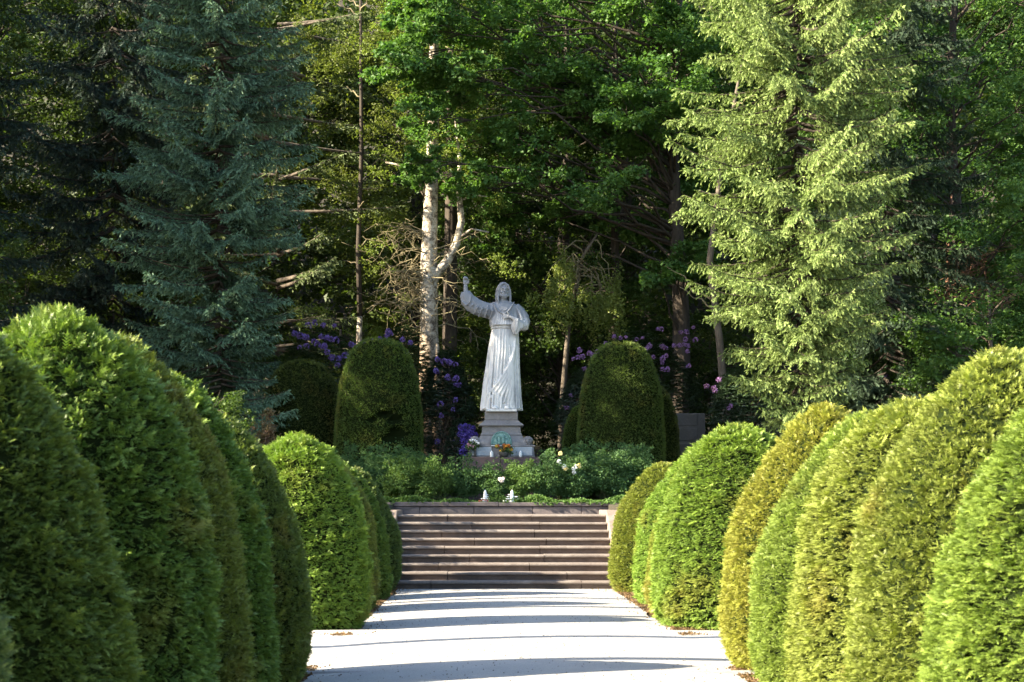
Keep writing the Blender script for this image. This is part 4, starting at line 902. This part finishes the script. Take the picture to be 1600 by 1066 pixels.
    G_.tube([h((0, -.145, .03)), h((0, -.165, -.005)), h((0, -.182, -.038)), h((0, -.160, -.052))], [.014, .017, .022, .012], 8)   # nose
    for sg in (-1, 1):
        G_.tube([h((sg * .018, -.150, .035)), h((sg * .05, -.148, .045)), h((sg * .088, -.115, .03))], [.012, .014, .009], 8)       # brow
        G_.ell(h((sg * .046, -.126, .012)), (.022, .016, .011), 10, 7)                                                           # eye
        G_.ell(h((sg * .062, -.108, -.045)), (.034, .030, .032), 10, 7)                                                           # cheek
        G_.ell(h((sg * .120, -.005, -.01)), (.014, .024, .034), 8, 6)                                                            # ear
        G_.tube([h((sg * .004, -.165, -.066)), h((sg * .03, -.155, -.076)), h((sg * .05, -.135, -.10))], [.012, .013, .009], 8)     # moustache
        for k in range(5):   # hair locks from the parting to the shoulder
            o = k * .020; P = [h((sg * (.012 + o * .2), -.100 + k * .045, .175 - k * .004)), h((sg * (.085 + o * .25), -.105 + k * .04, .125)), h((sg * (.132 + o * .15), -.075 + k * .04, .02)), h((sg * (.145 + o * .2), -.06 + k * .04, -.10)), h((sg * (.150 + o * .1), -.065 + k * .04, -.21)), h((sg * .140, -.075 + k * .04, -.30))]
            G_.tube(P, [.024, .030, .034, .036, .034, .020], 8)
    G_.ell(h((0, -.142, -.088)), (.026, .014, .009), 10, 6)                            # lower lip
    for sg in (-1, 0, 1): G_.tube([h((sg * .035, -.125, -.10)), h((sg * .038, -.135, -.145)), h((sg * .026, -.125, -.20))], [.034, .036, .014], 10)   # forked beard
    for sg in (-1, 1): G_.tube([h((sg * .098, -.05, -.06)), h((sg * .085, -.085, -.12)), h((sg * .05, -.11, -.17))], [.022, .026, .02], 8)
    # feet on the slab
    for x in (-.16, .12):
        G_.tube([(x, -.20, .05), (x + .01, -.33, .055), (x + .02, -.42, .035)], [.07, .062, .045], 10)
        for k in range(5): G_.tube([(x - .04 + k * .026, -.40, .035), (x - .045 + k * .028, -.465 + abs(k - 1.5) * .008, .024)], [.018, .014], 7)
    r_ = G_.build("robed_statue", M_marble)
    md = r_.modifiers.new("rm", 'REMESH'); md.mode = 'VOXEL'; md.voxel_size = .0105; md.use_smooth_shade = True
    sm = r_.modifiers.new("sm", 'SMOOTH'); sm.factor = .5; sm.iterations = 2
    dg = bpy.context.evaluated_depsgraph_get(); me = bpy.data.meshes.new_from_object(r_.evaluated_get(dg)); me.name = "robed_statue"
    r_.modifiers.clear(); r_.data = me
    for p_ in me.polygons: p_.use_smooth = True
    r_.location = (PX, PY, 3.80); print("statue", len(me.vertices))
    tag(r_, "white marble statue of a bearded robed man, one arm raised, hand on breast", "statue")
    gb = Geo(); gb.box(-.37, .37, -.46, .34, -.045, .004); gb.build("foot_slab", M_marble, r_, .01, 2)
statue()

# ------------------------------------------------------------------ flowers and lights at the pedestal
def rosehead(c, r, g_, n=16):
    V, F = [], []
    for k in range(n):
        u = g_.normal(size=3); u[2] += .5; u /= np.linalg.norm(u); a = np.cross(u, g_.normal(size=3)); a /= np.linalg.norm(a); b_ = np.cross(u, a); p0 = np.array(c) + u * r * .45
        i0 = len(V); V += [p0 - a * r * .2, p0 + b_ * r * .5 + u * r * .35 - a * r * .1, p0 + a * r * .7 + u * r * .4, p0 - b_ * r * .5 + u * r * .3]; F.append((i0, i0 + 1, i0 + 2, i0 + 3))
    return V, F
def bouquet(name, loc, label, vase_prof, vmat, groups, seed, stemh, spread, leafcol=(.06, .12, .03)):
    r = empty(name, loc); tag(r, label, "bouquet"); g_ = np.random.default_rng(seed)
    gv = Geo(); gv.lathe(vase_prof, 0, 0, 14); gv.build("vase", vmat, r)
    gs = Geo(); P = []
    for (col, nb, rr) in groups:
        gb = Geo()
        for k in range(nb):
            e = np.array([g_.uniform(-1, 1) * spread, g_.uniform(-.6, .4) * spread * .6, stemh + g_.uniform(-.35, .35) * spread]); v, f = rosehead(e, rr, g_); gb.add(v, f); gb.ell(e, (rr * .45,) * 3, 8, 6)
            gs.tube([(0, 0, vase_prof[-1][1] * .7), e * [.5, .5, .75], e], .005, 5); P.append(e)
        gb.build("blooms", simple_mat(name + "_petal", col, .6), r)
    gs.build("stems", simple_mat("stem_green", (.06, .10, .03), .6), r)
    P = np.array(P)[g_.integers(0, len(P), 90)] * [1.05, 1, .88] + g_.normal(0, .035, (90, 3)); V, F, T = leaves(g_, P, P * 0 + [0, -.5, 1.], .06, .022, g_.uniform(.2, .7, 90))
    c = obj("foliage", mesh_np("foliage", V, F, M_rose, T), r); c.color = (*leafcol, 1)
fz = 2.666
bouquet("flower_vase", (PX + .06, PY - .70, fz), "orange and yellow roses in a grey pot at the pedestal's centre", [(.06, 0), (.10, .02), (.115, .09), (.12, .11)], M_con, [((.75, .30, .04), 5, .045), ((.80, .50, .08), 5, .042), ((.70, .20, .06), 3, .04)], 1, .22, .19)
bouquet("flower_vase", (PX - .74, PY - .70, fz), "pale pink roses in a slim vase at the pedestal's left corner", [(.03, 0), (.035, .10), (.03, .16), (.04, .19)], M_con, [((.72, .42, .52), 5, .045)], 2, .27, .08)
bouquet("flower_vase", (PX - .62, PY - .66, fz), "white flowers beside the pink roses on the pedestal", [(.03, 0), (.035, .10), (.03, .16), (.04, .19)], M_con, [((.72, .74, .78), 10, .038)], 3, .36, .11)
for x, lab in ((-.23, "white grave candle between the left panel and orange roses"), (.45, "white grave candle in front of the right pale panel")):
    r = empty("grave_candle", (PX + x, PY - .69, fz)); tag(r, lab, "candle", "white grave candles on the pedestal")
    gv = Geo(); gv.lathe([(.034, 0), (.040, .01), (.040, .085), (.036, .095)], 0, 0, 14); gv.build("holder", M_white, r)
    gv = Geo(); gv.lathe([(.040, .0955), (.036, .115), (.014, .135), (.004, .15)], 0, 0, 14); gv.build("lid", M_white, r)
# two small white figures with spread cloaks at the wall's edge
for px, lab, w_ in ((758, "small white garden ornament with red flowers at its foot, on the wall edge", .8), (800, "small white tiered garden ornament on the wall edge, right of the other", 1.15)):
    x = (px - 760) * 30.75 / FPX; r = empty("garden_ornament", (x, 30.72, 1.60)); tag(r, lab, "ornament", "white ornaments on the wall edge")
    gv = Geo(); gv.lathe([(.05, 0), (.055, .03), (.03, .05), (.045, .09), (.040, .14), (.030, .165), (.036, .19), (.034, .215), (.02, .25), (.006, .27)], 0, 0, 12); gv.build("figure", M_white, r)
    g_ = np.random.default_rng(px); gw = Geo()
    for k in range(22):
        a = g_.uniform(0, 6.28); z = .03 + .045 * (k % 4); rr = g_.uniform(.6, 1) * .15 * w_ * (1.1 - z * 4.2); gw.ell((rr * math.cos(a), rr * math.sin(a) * .6, z), (.034, .024, .014), 8, 5)
    gw.build("leaves", M_white, r)
    if px == 758:
        gw = Geo()
        for k in range(9): v, f = rosehead((g_.uniform(-.13, .06), -.06, g_.uniform(.02, .05)), .022, g_); gw.add(v, f)
        gw.build("red_flowers", simple_mat("red_petal", (.45, .10, .06), .6), r)

# ------------------------------------------------------------------ rose bushes on the terrace
def rose_bush(seed):
    g_ = np.random.default_rng(seed); r = empty("rose_bush"); cs = []
    gs = Geo()
    for k in range(26):
        az = g_.uniform(0, 6.28); e = np.array([math.cos(az) * g_.uniform(.1, .55), math.sin(az) * g_.uniform(.1, .45), g_.uniform(.35, .85)])
        if k < 3: e[2] = g_.uniform(.9, 1.12)
        P = limb(g_, np.array([g_.uniform(-.1, .1), g_.uniform(-.1, .1), 0]), e, 6, .15, .05); gs.tube(P, np.linspace(.009, .003, 6), 5); cs.append(e); cs.append(P[4]); cs.append(P[3])
    gs.build("stems", simple_mat("rose_stem", (.07, .08, .03), .7), r)
    P, N, T = clump_cloud(g_, np.array(cs), np.full(len(cs), .17), 7, 14, .6, .6); P[:, 2] = np.maximum(P[:, 2], .03)
    V, F, T = leaves(g_, P, N, .048, .020, T, .9); f = obj("foliage", mesh_np("foliage", V, F, M_rose, T), r); f.color = (.07, .13, .04, 1)
    return r
RB = [rose_bush(201), rose_bush(202), rose_bush(203)]
bushes = [(-2.55, 32.3, .95, "leftmost"), (-1.85, 31.7, 1.0, ""), (-1.15, 31.6, .98, ""), (-.5, 31.75, .92, ""), (.12, 31.6, .85, ""), (.75, 31.65, .92, ""), (1.35, 31.7, 1.0, ""), (2.0, 31.8, 1.02, ""), (2.7, 32.0, 1.1, ""), (3.4, 32.4, 1.1, ""),
          (-2.2, 33.0, 1.2, ""), (-1.4, 32.9, 1.05, ""), (1.75, 32.8, 1.05, ""), (2.45, 33.1, 1.25, ""), (3.3, 33.2, 1.2, ""), (-3.1, 33.3, 1.1, "")]
blab = ["low rose bush below the holed rounded yew", "yellowish green rose bush over the wall's left part", "rose bush left of the red flowered ornament", "rose bush just left behind the red flowered ornament",
        "small rose bush between the two white ornaments, a few pale blooms", "rose bush right of the tiered white ornament", "rose bush left below the white roses", "rose bush carrying the large white and cream roses",
        "rose bush right of the white roses", "rose bush by the dark clipped yew right of the terrace", "tall sprawling rose bush right below the holed yew", "rose bush left of the dark red base stone",
        "rose bush right of the dark red base stone", "tall arching rose bush under the right large yew", "grey green rose bush at the foot of the right large yew", "rose bush hidden behind the lime yew's top"]
for i, ((x, y, s, _), lab) in enumerate(zip(bushes, blab)):
    col = (.15, .25, .07, 1) if i in (1, 2, 5) else (.11, .21, .085, 1)
    o = place(RB[i % 3], (x, y, ground_z(x, y) - .02), i * 1.3, s, col, lab, "rose bush", "rose bushes on the terrace")
    g_ = np.random.default_rng(300 + i)
    def blooms(pts, col, nm):
        for (px, py) in pts:
            q = at(px, py, y - .45); v, f = rosehead((0, 0, 0), .055, g_, 22); gb = Geo(); gb.add(v, f); gb.ell((0, 0, 0), (.03,) * 3, 8, 6)
            b_ = gb.build("bloom", nm, o)
            loc = Matrix.Translation(o.location) @ Matrix.Rotation(o.rotation_euler.z, 4, 'Z') @ Matrix.Diagonal((*o.scale, 1))
            b_.location = loc.inverted() @ Vector(q)
    if i == 7:
        blooms([(874, 722), (881, 729), (896, 733), (897, 738), (900, 729)], 0, simple_mat("white_rose_petal", (.78, .78, .74), .6)); blooms([(876, 709), (884, 733), (905, 728)], 0, simple_mat("cream_rose_petal", (.80, .68, .30), .6))
    if i == 4: blooms([(781, 749), (786, 748), (784, 752)], 0, simple_mat("pale_rose_petal", (.75, .66, .62), .6))
# red leaved shrub left
sh = empty("red_leaved_shrub", (-5.0, 31.5, ground_z(-5, 31.5))); tag(sh, "small shrub with reddish pink new leaves above the left yews", "shrub")
g_ = np.random.default_rng(9); cs = np.array([(g_.uniform(-.25, .25), g_.uniform(-.2, .2), g_.uniform(.9, 1.75)) for _ in range(24)] + [(.12, 0, 1.9), (.15, 0, 2.0)])
gs = Geo(); [gs.tube(limb(g_, np.zeros(3), c_, 5, .1), np.linspace(.012, .004, 5), 5) for c_ in cs]; gs.build("stems", M_bark, sh)
P, N, T = clump_cloud(g_, cs, np.full(len(cs), .14), 6, 16, .7, .6); V, F, T = leaves(g_, P, N, .05, .02, T, .9); f = obj("foliage", mesh_np("foliage", V, F, M_rose, T), sh); f.color = (.26, .14, .11, 1)

# ivy along the wall, leaf litter by the hedges
g_ = np.random.default_rng(8); n_ = 9000; X = g_.uniform(-2.9, 3.5, n_); hgt = .05 + .05 * np.sin(X * 2.3) + .04 * np.sin(X * 7); kp = (np.abs(X - .3) > .55) | (g_.uniform(size=n_) < .3)
P = np.stack([X, g_.uniform(30.62, 31.5, n_), 1.60 + g_.uniform(0, 1, n_) * np.clip(hgt + .04, .01, 1)], -1)[kp]
ov = g_.uniform(size=len(P)) < .12 * (P[:, 0] > 1.0) + .03; P[ov, 1] = g_.uniform(30.44, 30.6, ov.sum()); P[ov, 2] = g_.uniform(1.56, 1.63, ov.sum())
V, F, T = leaves(g_, P, P * 0 + [0, -.4, 1.], .06, .03, g_.uniform(.1, .8, len(P)), .5)
iv = obj("ivy", mesh_np("ivy", V, F, M_rose, T)); iv.color = (.075, .15, .03, 1); tag(iv, "low ivy and ground cover creeping over the retaining wall's edge", "ivy", kind="stuff")
n_ = 15000; sd_ = g_.uniform(size=n_) < .5; Y_ = g_.uniform(7, 26, n_); kp = ~((Y_ > 13.6) & (Y_ < 16.8)); X = np.where(sd_, -1.62 - np.abs(g_.normal(0, .16, n_)), 2.30 + np.abs(g_.normal(0, .18, n_)))
X = X + np.where(sd_, 1, -1) * (g_.uniform(size=n_) < .10) * g_.uniform(0, 1, n_) ** 2 * .6; P = np.stack([X, Y_, .022 + g_.uniform(0, .012, n_)], -1)[kp]
V, F, T = leaves(g_, P, P * 0 + [0, 0, 1.], .026, .008, g_.uniform(0, .8, len(P)), .35)
tag(obj("leaf_litter", mesh_np("leaf_litter", V, F, M_litter, T)), "brown needles and dry leaves along the foot of the yews", "leaf litter", kind="stuff")

n_ = 2600; X = g_.uniform(-1.6, 2.3, n_); Y_ = 7 + 19 * g_.uniform(0, 1, n_) ** .8; cz = .008 + np.clip(.065 * (1 - ((X - .35) / 2.2) ** 2), 0, 1) * np.where(Y_ < 25, 1, 0)
s_ = g_.uniform(.004, .012, n_); tv = np.array([(1, 0, 0), (-.5, .87, 0), (-.6, -.8, 0), (.1, 0, .8)]); tf = np.array([(0, 1, 3), (1, 2, 3), (2, 0, 3)])
a_ = g_.uniform(0, 6.28, n_); V, F, T = scatter(tv, tf, frames(np.stack([np.cos(a_), np.sin(a_), 0 * a_], -1), np.tile([0, 0, 1.], (n_, 1)), s_), np.stack([X, Y_, cz], -1), np.zeros(4), g_.uniform(0, 1, n_))
tag(obj("loose_pebbles", mesh_np("loose_pebbles", V, F, simple_mat("grey_pebble", (.16, .145, .125), .9), T)), "loose grey pebbles scattered over the pale gravel path", "pebbles", kind="stuff")
